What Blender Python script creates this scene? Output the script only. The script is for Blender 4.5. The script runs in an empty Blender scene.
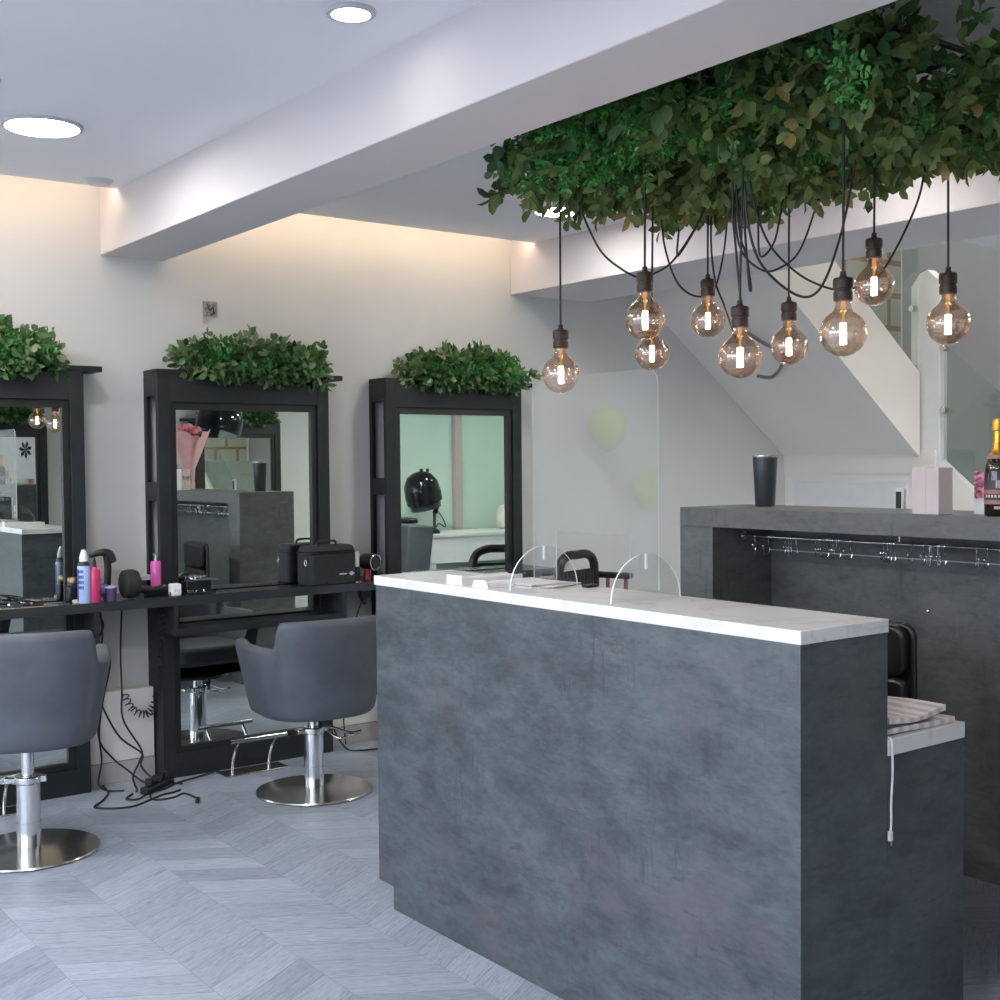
import bpy, math, random
from mathutils import Vector, Matrix, Euler
C = bpy.context.scene.collection
PI = math.pi
rnd = random.Random(7)

# ------------------------------------------------------------------ materials
def lin(c):
    return tuple((x/12.92 if x <= .04045 else ((x+.055)/1.055)**2.4) for x in c)
def new_mat(name):
    m = bpy.data.materials.new(name); m.use_nodes = True
    nt = m.node_tree; nt.nodes.clear()
    out = nt.nodes.new('ShaderNodeOutputMaterial')
    return m, nt, out
class NT:
    def __init__(s, nt): s.nt = nt
    def n(s, t, **kw):
        nd = s.nt.nodes.new(t)
        for k, v in kw.items(): setattr(nd, k, v)
        return nd
    def l(s, a, b): s.nt.links.new(a, b)
    def put(s, sock, v):
        if hasattr(v, 'is_linked') or isinstance(v, bpy.types.NodeSocket): s.l(v, sock)
        else: sock.default_value = v
    def math(s, op, a, b=0.0, c=None):
        nd = s.n('ShaderNodeMath', operation=op)
        s.put(nd.inputs[0], a); s.put(nd.inputs[1], b)
        if c is not None: s.put(nd.inputs[2], c)
        return nd.outputs[0]
    def ramp(s, fac, stops):
        nd = s.n('ShaderNodeValToRGB'); e = nd.color_ramp.elements
        while len(e) < len(stops): e.new(.5)
        for i, (p, c) in enumerate(stops):
            e[i].position = p; e[i].color = (*c, 1) if len(c) == 3 else c
        s.put(nd.inputs[0], fac); return nd.outputs[0]
    def noise(s, vec, scale, detail=4, rough=.5, dist=0):
        nd = s.n('ShaderNodeTexNoise'); nd.inputs['Scale'].default_value = scale
        nd.inputs['Detail'].default_value = detail; nd.inputs['Roughness'].default_value = rough
        nd.inputs['Distortion'].default_value = dist
        if vec is not None: s.l(vec, nd.inputs['Vector'])
        return nd.outputs[0]
    def comb(s, x, y, z):
        nd = s.n('ShaderNodeCombineXYZ')
        for i, v in enumerate((x, y, z)): s.put(nd.inputs[i], v)
        return nd.outputs[0]
    def mapv(s, vec, scale):
        nd = s.n('ShaderNodeMapping'); nd.inputs['Scale'].default_value = scale
        s.l(vec, nd.inputs['Vector']); return nd.outputs[0]
    def mix(s, f, a, b, mode='MIX'):
        nd = s.n('ShaderNodeMix', data_type='RGBA', blend_type=mode)
        s.put(nd.inputs[0], f)
        for i, v in ((6, a), (7, b)):
            if isinstance(v, tuple) and len(v) == 3: v = (*v, 1)
            s.put(nd.inputs[i], v)
        return nd.outputs[2]
    def obj(s): return s.n('ShaderNodeTexCoord').outputs['Object']
    def gen(s): return s.n('ShaderNodeNewGeometry').outputs['Position']
    def pbsdf(s, col, rough=.5, metal=0, spec=.5, **kw):
        p = s.n('ShaderNodeBsdfPrincipled')
        if isinstance(col, tuple) and len(col) == 3: col = (*col, 1)
        s.put(p.inputs['Base Color'], col); s.put(p.inputs['Roughness'], rough)
        p.inputs['Metallic'].default_value = metal; p.inputs['Specular IOR Level'].default_value = spec
        for k, v in kw.items(): s.put(p.inputs[k.replace('_', ' ')], v)
        return p
    def bump(s, h, strength=.2, dist=.01):
        b = s.n('ShaderNodeBump'); b.inputs['Strength'].default_value = strength
        b.inputs['Distance'].default_value = dist; s.l(h, b.inputs['Height']); return b.outputs[0]

def simple(name, col, rough=.5, metal=0, spec=.5, var=.08, scale=14, bump=0, bscale=200):
    m, nt, out = new_mat(name); t = NT(nt); co = t.obj()
    f = t.noise(co, scale, 3)
    a = tuple(max(0, x*(1-var)) for x in col); b = tuple(min(1, x*(1+var)) for x in col)
    p = t.pbsdf(t.ramp(f, [(.3, a), (.7, b)]), rough, metal, spec)
    if bump: t.l(t.bump(t.noise(co, bscale, 2), bump, .002), p.inputs['Normal'])
    t.l(p.outputs[0], out.inputs[0]); return m
def concrete(name, dark, mid, light, tint, rough=.5, sc=1.0, seed=0.0, spec=.4):
    m, nt, out = new_mat(name); t = NT(nt); co = t.gen()
    off = t.n('ShaderNodeVectorMath', operation='ADD'); t.l(co, off.inputs[0]); off.inputs[1].default_value = (seed, seed*1.7, seed*.3)
    v = off.outputs[0]
    big = t.noise(t.mapv(v, (1, 1, 1.7)), 2.2*sc, 6, .62, .4)
    med = t.noise(t.mapv(v, (1, 1, 2.3)), 6.5*sc, 6, .65, .6)
    fine = t.noise(t.mapv(v, (1.2, 1.2, 3.0)), 22*sc, 7, .72, .5)
    s = t.math('ADD', t.math('MULTIPLY', big, .34), t.math('ADD', t.math('MULTIPLY', med, .38), t.math('MULTIPLY', fine, .28)))
    col = t.ramp(s, [(.38, dark), (.49, mid), (.61, light)])
    pk = t.ramp(t.noise(t.mapv(v, (1, 1, 1.6)), 3.1*sc, 4, .6), [(.52, (0, 0, 0)), (.68, (1, 1, 1))])
    col = t.mix(t.math('MULTIPLY', pk, .55), col, tint)
    st = t.ramp(t.noise(t.mapv(v, (9, 9, 1.2)), 5*sc, 5, .7), [(.54, (0, 0, 0)), (.66, (1, 1, 1))])
    msk = t.ramp(t.noise(v, 2.7*sc, 3), [(.5, (0, 0, 0)), (.62, (1, 1, 1))])
    col = t.mix(t.math('MULTIPLY', t.math('MULTIPLY', st, msk), .7), col, dark)
    hs = t.ramp(t.noise(t.mapv(v, (1.4, 1.4, 6)), 5*sc, 8, .78), [(.56, (0, 0, 0)), (.64, (1, 1, 1))])
    col = t.mix(t.math('MULTIPLY', hs, .62), col, dark)
    p = t.pbsdf(col, t.math('ADD', t.math('MULTIPLY', med, .25), rough-.1), 0, spec)
    t.l(t.bump(fine, .08, .002), p.inputs['Normal'])
    t.l(p.outputs[0], out.inputs[0]); return m
def emit(name, col, st):
    m, nt, out = new_mat(name); t = NT(nt)
    e = t.n('ShaderNodeEmission'); e.inputs[0].default_value = (*col, 1); e.inputs[1].default_value = st
    t.l(e.outputs[0], out.inputs[0]); return m
def glassy(name, tint, gloss_min=.03, rough=.02, diff=0.0, diffcol=(1, .8, .6), ior=1.45, glosscol=(1, 1, 1)):
    m, nt, out = new_mat(name); t = NT(nt)
    tr = t.n('ShaderNodeBsdfTransparent'); tr.inputs[0].default_value = (*tint, 1)
    gl = t.n('ShaderNodeBsdfGlossy'); gl.inputs['Roughness'].default_value = rough; gl.inputs[0].default_value = (*glosscol, 1)
    fr = t.n('ShaderNodeLayerWeight'); fr.inputs[0].default_value = .5
    f = t.math('ADD', gloss_min, t.math('MULTIPLY', 1-gloss_min, t.math('POWER', fr.outputs['Facing'], 5.0)))
    mx = t.n('ShaderNodeMixShader'); t.l(f, mx.inputs[0]); t.l(tr.outputs[0], mx.inputs[1]); t.l(gl.outputs[0], mx.inputs[2])
    last = mx.outputs[0]
    if diff:
        d = t.n('ShaderNodeBsdfTranslucent'); d.inputs[0].default_value = (*diffcol, 1)
        m2 = t.n('ShaderNodeMixShader'); m2.inputs[0].default_value = diff
        t.l(last, m2.inputs[1]); t.l(d.outputs[0], m2.inputs[2]); last = m2.outputs[0]
    t.l(last, out.inputs[0]); return m
def leafmat(name, stops, rough=.45, trans=.25):
    m, nt, out = new_mat(name); t = NT(nt)
    at = t.n('ShaderNodeAttribute', attribute_name='tone')
    col = t.ramp(at.outputs['Fac'], stops)
    p = t.pbsdf(col, rough, 0, .3)
    tl = t.n('ShaderNodeBsdfTranslucent'); t.l(col, tl.inputs[0])
    mx = t.n('ShaderNodeMixShader'); mx.inputs[0].default_value = trans
    t.l(p.outputs[0], mx.inputs[1]); t.l(tl.outputs[0], mx.inputs[2]); t.l(mx.outputs[0], out.inputs[0]); return m

M = {}
M['wall'] = simple('wall_paint', (.655, .65, .628), .7, var=.02, scale=3, bump=.05, bscale=120)
M['ceil'] = simple('ceiling_paint', (.89, .88, .905), .75, var=.015, scale=2)
M['beamp'] = simple('beam_paint', (.76, .705, .70), .7, var=.015, scale=2)
M['stairp'] = simple('stair_paint', (.86, .82, .765), .7, var=.02, scale=3)
M['mint'] = simple('mint_paint', (.58, .74, .64), .6, var=.03, scale=2)
M['pinkpipe'] = simple('pale_pink_paint', (.52, .44, .42), .6, var=.03)
M['desk'] = concrete('slate_concrete_laminate', (.015, .019, .022), (.044, .057, .064), (.082, .097, .103), (.092, .074, .084), .44, 1.15, 3.0, .9)
M['cup'] = concrete('dark_concrete_laminate', (.075, .080, .079), (.125, .131, .128), (.175, .178, .172), (.15, .143, .145), .46, 1.0, 9.0, .7)
M['frame'] = concrete('charcoal_laminate', (.009, .0105, .0115), (.0135, .0155, .0163), (.021, .0235, .0245), (.0155, .0155, .0165), .5, 1.6, 5.0)
M['frame_in'] = simple('black_brown_laminate', (.010, .0095, .009), .45, var=.2, scale=20)
M['black'] = simple('black_plastic', (.012, .012, .013), .35, var=.2)
M['blackfab'] = simple('black_nylon', (.013, .0125, .013), .7, var=.25, scale=40, bump=.3, bscale=500)
M['cord'] = simple('black_cable', (.010, .010, .011), .5, var=.1)
M['chair'] = simple('grey_leatherette', (.088, .097, .115), .55, spec=.4, var=.12, scale=9, bump=.25, bscale=320)
M['chrome'] = simple('chrome', (.74, .74, .75), .12, 1.0, var=.02)
M['steel'] = simple('brushed_steel', (.62, .60, .57), .22, 1.0, var=.08, scale=5)
M['white'] = simple('white_plastic', (.8, .8, .8), .35, var=.02)
M['whitetrim'] = simple('white_lacquer', (.80, .80, .79), .4, var=.02)
M['lightrim'] = simple('lamp_rim', (.55, .56, .58), .4, var=.02)
M['paper'] = simple('white_paper', (.76, .74, .74), .8, var=.03)
M['pinkcard'] = simple('pale_pink_card', (.74, .66, .66), .6, var=.03)
M['acryl'] = glassy('clear_acrylic', (.955, .965, .965), .06, .01)
M['acryl_edge'] = simple('acrylic_polished_edge', (.86, .88, .87), .25, var=.02)
M['glass'] = glassy('stair_glass', (.88, .92, .905), .05, .01)
M['winglass'] = glassy('window_glass', (.96, .97, .97), .03, .0)
M['bulb'] = glassy('amber_bulb_glass', (.77, .70, .64), .24, .015, .008, (1, .62, .42), 1.5, (1, .88, .82))
M['fil'] = emit('led_filament', (1, .66, .38), 80)
M['stem'] = emit('warm_filament_stem', (1, .50, .16), .9)
M['lamp'] = emit('led_panel_light', (1.0, .985, .955), 58)
M['lamp_fill'] = emit('unseen_fill_light', (1.0, .985, .955), 210)  # stronger emission for the added lights out of view
M['lamp2'] = emit('led_small_light', (1.0, .985, .955), 20)
M['cove'] = emit('warm_cove_strip', (1.0, .77, .54), 15)
M['socket'] = simple('dark_bronze_socket', (.045, .030, .026), .45, .3, var=.2, scale=60)
M['copper'] = simple('bronze_cap', (.30, .21, .11), .3, .9)
M['pinkm'] = simple('hot_pink_bottle', (.56, .04, .15), .25, var=.05)
M['pinkl'] = simple('orchid_pink_bottle', (.70, .12, .42), .25, var=.05)
M['bluecan'] = simple('pale_blue_can', (.38, .52, .80), .3, var=.1)
M['navycan'] = simple('navy_lettering', (.03, .04, .28), .4)
M['purple'] = simple('purple_tint_plastic', (.10, .06, .14), .2)
M['bluefluff'] = simple('blue_sponge', (.14, .18, .40), .8, var=.2, scale=60)
M['lilac'] = simple('lilac_lid', (.42, .34, .50), .4)
M['cream'] = simple('cream_plastic', (.62, .52, .38), .5)
M['red'] = simple('red_plastic', (.42, .02, .03), .3)
M['redpole'] = simple('dusty_red_post', (.34, .08, .10), .4)
M['greyvase'] = simple('gunmetal_vase', (.062, .070, .072), .28, .3, spec=.6, var=.1)
M['gold'] = simple('gold_foil', (.80, .42, .06), .32, .9, var=.3, scale=80)
M['bottle'] = simple('dark_green_bottle_glass', (.018, .010, .006), .06, 0, .8)
M['lab1'] = simple('dark_plum_label', (.09, .06, .07), .5)
M['lab2'] = simple('copper_band_label', (.42, .22, .17), .4)
M['lab3'] = simple('cream_label', (.72, .68, .62), .5)
M['lime'] = simple('lime_balloon', (.50, .72, .06), .2)
M['rose'] = simple('pink_rose', (.70, .25, .30), .6, var=.25, scale=60)
M['wrap'] = simple('pink_wrapping', (.72, .42, .42), .6, var=.1)
M['wood'] = simple('warm_wood', (.42, .34, .24), .5, var=.2)
M['towel'] = simple('cream_towel', (.78, .74, .66), .9, bump=.4, bscale=150)
M['stain'] = simple('stained_skirting', (.50, .45, .44), .7, var=.12, scale=9)
M['dsteel'] = simple('dark_chrome_hood', (.03, .03, .032), .08, .6)
M['leather'] = simple('black_leather', (.014, .014, .015), .32, var=.2, bump=.15, bscale=150)
M['blackcloth'] = simple('black_cloth', (.006, .006, .006), .9)
M['tan'] = simple('tan_mat', (.30, .25, .20), .8)
def mirror_mat():
    m, nt, out = new_mat('mirror_silver'); t = NT(nt)
    p = t.pbsdf((.80, .86, .82), .0, 1.0)
    t.l(p.outputs[0], out.inputs[0]); return m
M['mirror'] = mirror_mat()
def stone_mat():
    m, nt, out = new_mat('white_quartz'); t = NT(nt); co = t.gen()
    w = t.noise(co, 2.2, 8, .6, 1.2)
    ve = t.ramp(t.math('ABSOLUTE', t.math('SUBTRACT', w, .5)), [(.0, (.66, .63, .60)), (.012, (.74, .72, .70)), (.04, (.76, .745, .73))])
    p = t.pbsdf(ve, .22, 0, .5); t.l(p.outputs[0], out.inputs[0]); return m
M['stone'] = stone_mat()
def floor_mat():
    m, nt, out = new_mat('grey_chevron_planks'); t = NT(nt)
    sp = t.n('ShaderNodeSeparateXYZ'); t.l(t.gen(), sp.inputs[0]); x, y = sp.outputs[0], sp.outputs[1]
    W, PY, SL = .303, .150, .60
    u = t.math('DIVIDE', t.math('ADD', x, W*40-1.425), W)
    col = t.math('FLOOR', u); fx = t.math('SUBTRACT', u, col)
    sg = t.math('SUBTRACT', 1.0, t.math('MULTIPLY', t.math('MODULO', col, 2.0), 2.0))
    v = t.math('SUBTRACT', y, t.math('MULTIPLY', t.math('MULTIPLY', fx, sg), SL*W))
    p = t.math('DIVIDE', t.math('ADD', v, 30.0), PY)
    pid = t.math('FLOOR', p); pf = t.math('SUBTRACT', p, pid)
    wn = t.n('ShaderNodeTexWhiteNoise', noise_dimensions='2D'); t.l(t.comb(col, pid, 0.0), wn.inputs['Vector'])
    r = wn.outputs['Value']
    along = t.math('ADD', t.math('MULTIPLY', fx, 1.2), t.math('MULTIPLY', r, 40.0))
    gv = t.comb(along, t.math('MULTIPLY', pf, 4.6), t.math('MULTIPLY', r, 9.0))
    g1 = t.noise(gv, 3.2, 6, .65, 1.4)
    g2 = t.noise(t.comb(t.math('MULTIPLY', along, 3.0), t.math('MULTIPLY', pf, 26.0), r), 2.0, 4, .7)
    g = t.math('ADD', t.math('MULTIPLY', g1, .55), t.math('MULTIPLY', g2, .45))
    c = t.ramp(g, [(.36, (.19, .215, .26)), (.46, (.315, .355, .425)), (.60, (.42, .465, .545))])
    c = t.mix(1.0, c, t.ramp(r, [(0, (.76, .765, .78)), (1, (1.03, 1.03, 1.02))]), 'MULTIPLY')
    e1 = t.math('MULTIPLY', t.math('MINIMUM', pf, t.math('SUBTRACT', 1.0, pf)), PY)
    e2 = t.math('MULTIPLY', t.math('MINIMUM', fx, t.math('SUBTRACT', 1.0, fx)), W)
    seam = t.math('MAXIMUM', t.math('LESS_THAN', e1, .0016), t.math('MULTIPLY', t.math('LESS_THAN', e2, .0012), .6))
    c = t.mix(t.math('MULTIPLY', seam, .6), c, (.10, .11, .125))
    b = t.pbsdf(c, .42, 0, .4)
    t.l(t.bump(g2, .06, .002), b.inputs['Normal'])
    t.l(b.outputs[0], out.inputs[0]); return m
M['floor'] = floor_mat()
def block_mat():
    m, nt, out = new_mat('grey_block_wall'); t = NT(nt)
    sp = t.n('ShaderNodeSeparateXYZ'); t.l(t.gen(), sp.inputs[0])
    b = t.n('ShaderNodeTexBrick'); t.l(t.comb(sp.outputs[0], sp.outputs[2], 0.0), b.inputs['Vector'])
    b.inputs['Color1'].default_value = (.36, .37, .33, 1); b.inputs['Color2'].default_value = (.42, .43, .39, 1)
    b.inputs['Mortar'].default_value = (.26, .17, .08, 1); b.inputs['Scale'].default_value = 1
    b.inputs['Brick Width'].default_value = .36; b.inputs['Row Height'].default_value = .25; b.inputs['Mortar Size'].default_value = .022
    p = t.pbsdf(b.outputs[0], .8); t.l(p.outputs[0], out.inputs[0]); return m
M['block'] = block_mat()
def stripe_mat(name, c1, c2, freq):
    m, nt, out = new_mat(name); t = NT(nt)
    sp = t.n('ShaderNodeSeparateXYZ'); t.l(t.obj(), sp.inputs[0])
    s = t.math('SINE', t.math('MULTIPLY', sp.outputs[0], freq))
    n = t.noise(t.obj(), 30, 3)
    f = t.math('MULTIPLY', t.math('ADD', t.math('MULTIPLY', s, .5), .5), n)
    p = t.pbsdf(t.ramp(f, [(.1, c1), (.5, c2)]), .85); t.l(p.outputs[0], out.inputs[0]); return m
M['news'] = stripe_mat('grey_newsprint', (.80, .74, .72), (.56, .51, .50), 150)
def floral_mat():
    m, nt, out = new_mat('pink_flower_print'); t = NT(nt); co = t.obj()
    n = t.noise(co, 26, 3, .6, 1.0)
    c = t.ramp(n, [(.36, (.06, .03, .03)), (.42, (.42, .05, .14)), (.5, (.72, .24, .34)), (.6, (.80, .50, .55))])
    sp = t.n('ShaderNodeSeparateXYZ'); t.l(co, sp.inputs[0])
    k = t.math('GREATER_THAN', t.math('ADD', sp.outputs[2], t.math('MULTIPLY', t.noise(co, 18, 2), .05)), .08)
    c = t.mix(k, (.74, .70, .69), c)
    p = t.pbsdf(c, .5); t.l(p.outputs[0], out.inputs[0]); return m
M['floral'] = floral_mat()
GREEN = leafmat('broad_leaf_green', [(0, (.035, .09, .036)), (.5, (.09, .195, .065)), (1, (.19, .29, .11))])
OLIVE = leafmat('olive_leaf', [(0, (.065, .11, .032)), (.55, (.145, .215, .065)), (.94, (.23, .30, .11)), (1, (.33, .24, .08))])
BOX = leafmat('boxwood_leaf', [(0, (.035, .16, .04)), (.6, (.08, .34, .08)), (1, (.19, .50, .13))])
RUST = leafmat('rust_leaf', [(0, (.20, .085, .02)), (1, (.38, .16, .04))])

# ------------------------------------------------------------------ mesh builder
class MB:
    def __init__(s): s.v = []; s.f = []; s.tone = None
    def add(s, vs, fs, M4=None):
        o = len(s.v)
        s.v += [tuple(M4 @ Vector(p)) if M4 else tuple(p) for p in vs]
        s.f += [tuple(i+o for i in f) for f in fs]
        return s
    def box(s, x0, x1, y0, y1, z0, z1, M4=None):
        vs = [(x, y, z) for x in (x0, x1) for y in (y0, y1) for z in (z0, z1)]
        return s.add(vs, [(0, 1, 3, 2), (4, 6, 7, 5), (0, 4, 5, 1), (2, 3, 7, 6), (0, 2, 6, 4), (1, 5, 7, 3)], M4)
    def prism(s, poly, axis, lo, hi, M4=None):
        n = len(poly); vs = []
        for t in (lo, hi):
            for a, b in poly:
                vs.append({'x': (t, a, b), 'y': (a, t, b), 'z': (a, b, t)}[axis])
        fs = [tuple(range(n))[::-1], tuple(range(n, 2*n))] + [(i, (i+1) % n, n+(i+1) % n, n+i) for i in range(n)]
        return s.add(vs, fs, M4)
    def lathe(s, prof, n=24, c=(0, 0, 0), M4=None):
        vs = []; fs = []
        for r, z in prof:
            for k in range(n):
                a = 2*PI*k/n; vs.append((c[0]+r*math.cos(a), c[1]+r*math.sin(a), c[2]+z))
        for i in range(len(prof)-1):
            for k in range(n):
                k2 = (k+1) % n; fs.append((i*n+k, i*n+k2, (i+1)*n+k2, (i+1)*n+k))
        if prof[0][0] > 1e-6: fs.append(tuple(range(n))[::-1])
        if prof[-1][0] > 1e-6: fs.append(tuple((len(prof)-1)*n+k for k in range(n)))
        return s.add(vs, fs, M4)
    def cyl(s, p0, p1, r0, r1=None, n=16):
        r1 = r0 if r1 is None else r1
        return s.tube([p0, p1], [r0, r1], n)
    def tube(s, pts, r, n=8, closed=False):
        P = [Vector(p) for p in pts]; N = len(P)
        R = r if isinstance(r, (list, tuple)) else [r]*N
        T = []
        for i in range(N):
            if closed: d = P[(i+1) % N]-P[i-1]
            else: d = P[min(i+1, N-1)]-P[max(i-1, 0)]
            T.append(d.normalized() if d.length > 1e-9 else Vector((0, 0, 1)))
        up = Vector((0, 0, 1)) if abs(T[0].z) < .9 else Vector((1, 0, 0))
        x = T[0].cross(up).normalized(); vs = []; fs = []
        for i in range(N):
            x = (x - T[i]*x.dot(T[i]));
            x = x.normalized() if x.length > 1e-6 else T[i].orthogonal().normalized()
            y = T[i].cross(x)
            for k in range(n):
                a = 2*PI*k/n; vs.append(tuple(P[i]+(x*math.cos(a)+y*math.sin(a))*R[i]))
        for i in range(N if closed else N-1):
            j = (i+1) % N
            for k in range(n): fs.append((i*n+k, i*n+(k+1) % n, j*n+(k+1) % n, j*n+k))
        if not closed:
            fs.append(tuple(range(n))[::-1]); fs.append(tuple((N-1)*n+k for k in range(n)))
        return s.add(vs, fs)
    def ball(s, c, r, n=14, sz=1.0):
        return s.lathe([(max(1e-7, r*math.sin(PI*i/n)) if 0 < i < n else 0.0, -r*sz*math.cos(PI*i/n)) for i in range(n+1)], n*2, c)
    def build(s, name, mat, parent=None, bevel=0, seg=2, angle=38, sub=0, fixn=False):
        off = Vector((0, 0, 0))
        if parent is not None:
            off = Vector(parent.location)
            if parent.parent is not None: off += Vector(parent.parent.location)
        me = bpy.data.meshes.new(name)
        me.from_pydata([tuple(Vector(p)-off) for p in s.v], [], s.f); me.update()
        if fixn:
            import bmesh
            b = bmesh.new(); b.from_mesh(me); bmesh.ops.remove_doubles(b, verts=b.verts, dist=1e-6)
            bmesh.ops.recalc_face_normals(b, faces=b.faces); b.to_mesh(me); b.free()
        me.polygons.foreach_set('use_smooth', [True]*len(me.polygons))
        me.set_sharp_from_angle(angle=math.radians(angle))
        if s.tone is not None:
            a = me.attributes.new('tone', 'FLOAT', 'POINT'); a.data.foreach_set('value', s.tone)
        me.materials.append(mat)
        o = bpy.data.objects.new(name, me); C.objects.link(o)
        if parent is not None: o.parent = parent
        if bevel:
            b = o.modifiers.new('bevel', 'BEVEL'); b.width = bevel; b.segments = seg; b.limit_method = 'ANGLE'; b.angle_limit = math.radians(40)
        if sub:
            q = o.modifiers.new('sub', 'SUBSURF'); q.levels = sub; q.render_levels = sub
        return o

def smooth(pts, k=8):
    P = [Vector(p) for p in pts]; out = []
    for i in range(len(P)-1):
        a = P[max(i-1, 0)]; b = P[i]; c = P[i+1]; d = P[min(i+2, len(P)-1)]
        for j in range(k):
            t = j/k
            out.append(.5*((2*b)+(c-a)*t+(2*a-5*b+4*c-d)*t*t+(3*b-a-3*c+d)*t**3))
    out.append(P[-1]); return out
def tag(o, label, cat, group=None, kind=None):
    o['label'] = label; o['category'] = cat
    if group: o['group'] = group
    if kind: o['kind'] = kind
    return o
def thing(name, label, cat, loc=(0, 0, 0), group=None):
    o = bpy.data.objects.new(name, None); C.objects.link(o); o.location = loc; o.empty_display_size = .05
    return tag(o, label, cat, group)
def struct(name, mb, mat, parent=None, **kw):
    o = mb.build(name, mat, parent, **kw)
    if parent is None: o['kind'] = 'structure'
    return o
def dup(root, loc, rz=0, label=None):
    r = root.copy(); C.objects.link(r); r.location = loc; r.rotation_euler = (0, 0, rz)
    if label: r['label'] = label
    for ch in list(root.children):
        c = ch.copy(); C.objects.link(c); c.parent = r
        for g in list(ch.children):
            d = g.copy(); C.objects.link(d); d.parent = c
    return r
def T(x, y, z, rz=0, rx=0, ry=0, s=1):
    return Matrix.Translation((x, y, z)) @ Euler((rx, ry, rz)).to_matrix().to_4x4() @ Matrix.Scale(s, 4)

# ------------------------------------------------------------------ camera
cam = bpy.data.cameras.new('camera'); co = bpy.data.objects.new('camera', cam); C.objects.link(co)
cam.sensor_width = 36; cam.lens = 36*1233.56/1000; cam.clip_start = .05
yaw, pit, rol = math.radians(36.912), math.radians(1.7595), math.radians(-.52864)
fw = Vector((math.sin(yaw)*math.cos(pit), math.cos(yaw)*math.cos(pit), -math.sin(pit)))
rt = Vector((math.cos(yaw), -math.sin(yaw), 0)); up = rt.cross(fw)
r2 = math.cos(rol)*rt+math.sin(rol)*up; u2 = -math.sin(rol)*rt+math.cos(rol)*up
co.matrix_world = Matrix(((r2.x, u2.x, -fw.x, 0), (r2.y, u2.y, -fw.y, 0), (r2.z, u2.z, -fw.z, 1.5), (0, 0, 0, 1)))
bpy.context.scene.camera = co

# ------------------------------------------------------------------ setting
YW, YO, XL, XR = 5.815, -.30, -1.60, 9.30      # mirror wall, opposite wall, shop front, far wall
ZC = 2.76
struct('floor', MB().box(XL-.2, XR+.2, YO-.2, YW+.2, -.1, 0), M['floor'])
struct('ground_outside', MB().box(-40, XL-.2, -30, 40, -.25, -.12), simple('grey_pavement', (.30, .305, .32), .8, var=.1, scale=2))
struct('wall_back', MB().box(XL-.2, XR+.2, YW, YW+.2, 0, 5.2), M['wall'])
struct('wall_front', MB().box(XL-.2, 6.55, YO-.2, YO, 0, 3.2), M['wall'])
struct('wall_front_mint', MB().box(6.55, XR+.2, YO-.2, YO, 0, 3.2), M['mint'])
struct('wall_right', MB().box(XR, XR+.2, YO, 2.95, 0, 3.2), M['mint'])
struct('wall_stairwell', MB().box(8.30, XR, 2.95, YW, 0, 5.2), simple('stairwell_paint', (.30, .32, .35), .7, var=.02, scale=2))
# shop front: sill, head and piers around three tall panes
w = MB()
w.box(XL-.2, XL, YO, YW, 0, .12); w.box(XL-.2, XL, YO, YW, 2.55, 3.2)
for a, b in ((YO, -.1), (1.55, 1.65), (3.3, 3.4), (5.05, YW)): w.box(XL-.2, XL, a, b, .12, 2.55)
struct('wall_left', w, M['wall'])
for i, (a, b) in enumerate(((-.1, 1.55), (1.65, 3.3), (3.4, 5.05))):
    f = MB()
    for q in ((a, a+.05, .12, 2.55), (b-.05, b, .12, 2.55), (a+.05, b-.05, .12, .18), (a+.05, b-.05, 2.49, 2.55)):
        f.box(XL-.13, XL-.07, q[0], q[1], q[2], q[3])
    o = struct('window_%d' % (i+1), f, M['frame'])
    MB().box(XL-.103, XL-.097, a+.05, b-.05, .18, 2.49).build('glass_pane', M['winglass'], o)
# ceilings with a cove gap along the mirror wall
struct('ceiling', MB().box(XL, 2.02, YO, 5.57, ZC, ZC+.05).box(2.33, 4.46, YO, 5.59, ZC, ZC+.05)
       .box(5.08, XR, YO, 3.27, 2.49, 2.6), M['ceil'])
struct('ceiling_cove', MB().box(XL-.2, 5.08, YO-.2, YW+.2, 3.02, 3.12), M['ceil'])
struct('ceiling_stairwell', MB().box(5.08, XR, 3.15, YW+.2, 5.1, 5.2).box(5.08, XR, 3.17, 3.27, 2.6, 5.1).box(4.98, 5.08, 3.17, YW, 3.12, 5.1), M['stairp'])
struct('beam', MB().box(2.02, 2.33, YO, YW, 2.494, 3.02), M['beamp'], bevel=.004)
struct('bulkhead', MB().box(4.46, 5.08, YO, YW, 2.488, 3.02), M['beamp'], bevel=.004)
c = MB(); c.box(XL+.05, 2.0, 5.585, 5.60, ZC+.012, ZC+.03); c.box(2.35, 4.44, 5.60, 5.615, ZC+.012, ZC+.03)
o = c.build('cove_light', M['cove']); tag(o, 'warm hidden light strip glowing along the top of the mirror wall', 'light strip')
# wall boxing (skirting) between frames
for i, (a, b) in enumerate(((XL, .95), (1.88, 2.21), (3.14, 3.47), (4.41, 5.3))):
    struct('baseboard_back' if i == 0 else 'baseboard_back_%d' % i, MB().box(a, b, 5.735, YW, .10, .435), M['stairp'], bevel=.003)
    struct('trim_%d' % (i+1), MB().box(a, b, 5.735, YW, 0, .098), M['stain'])

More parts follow.
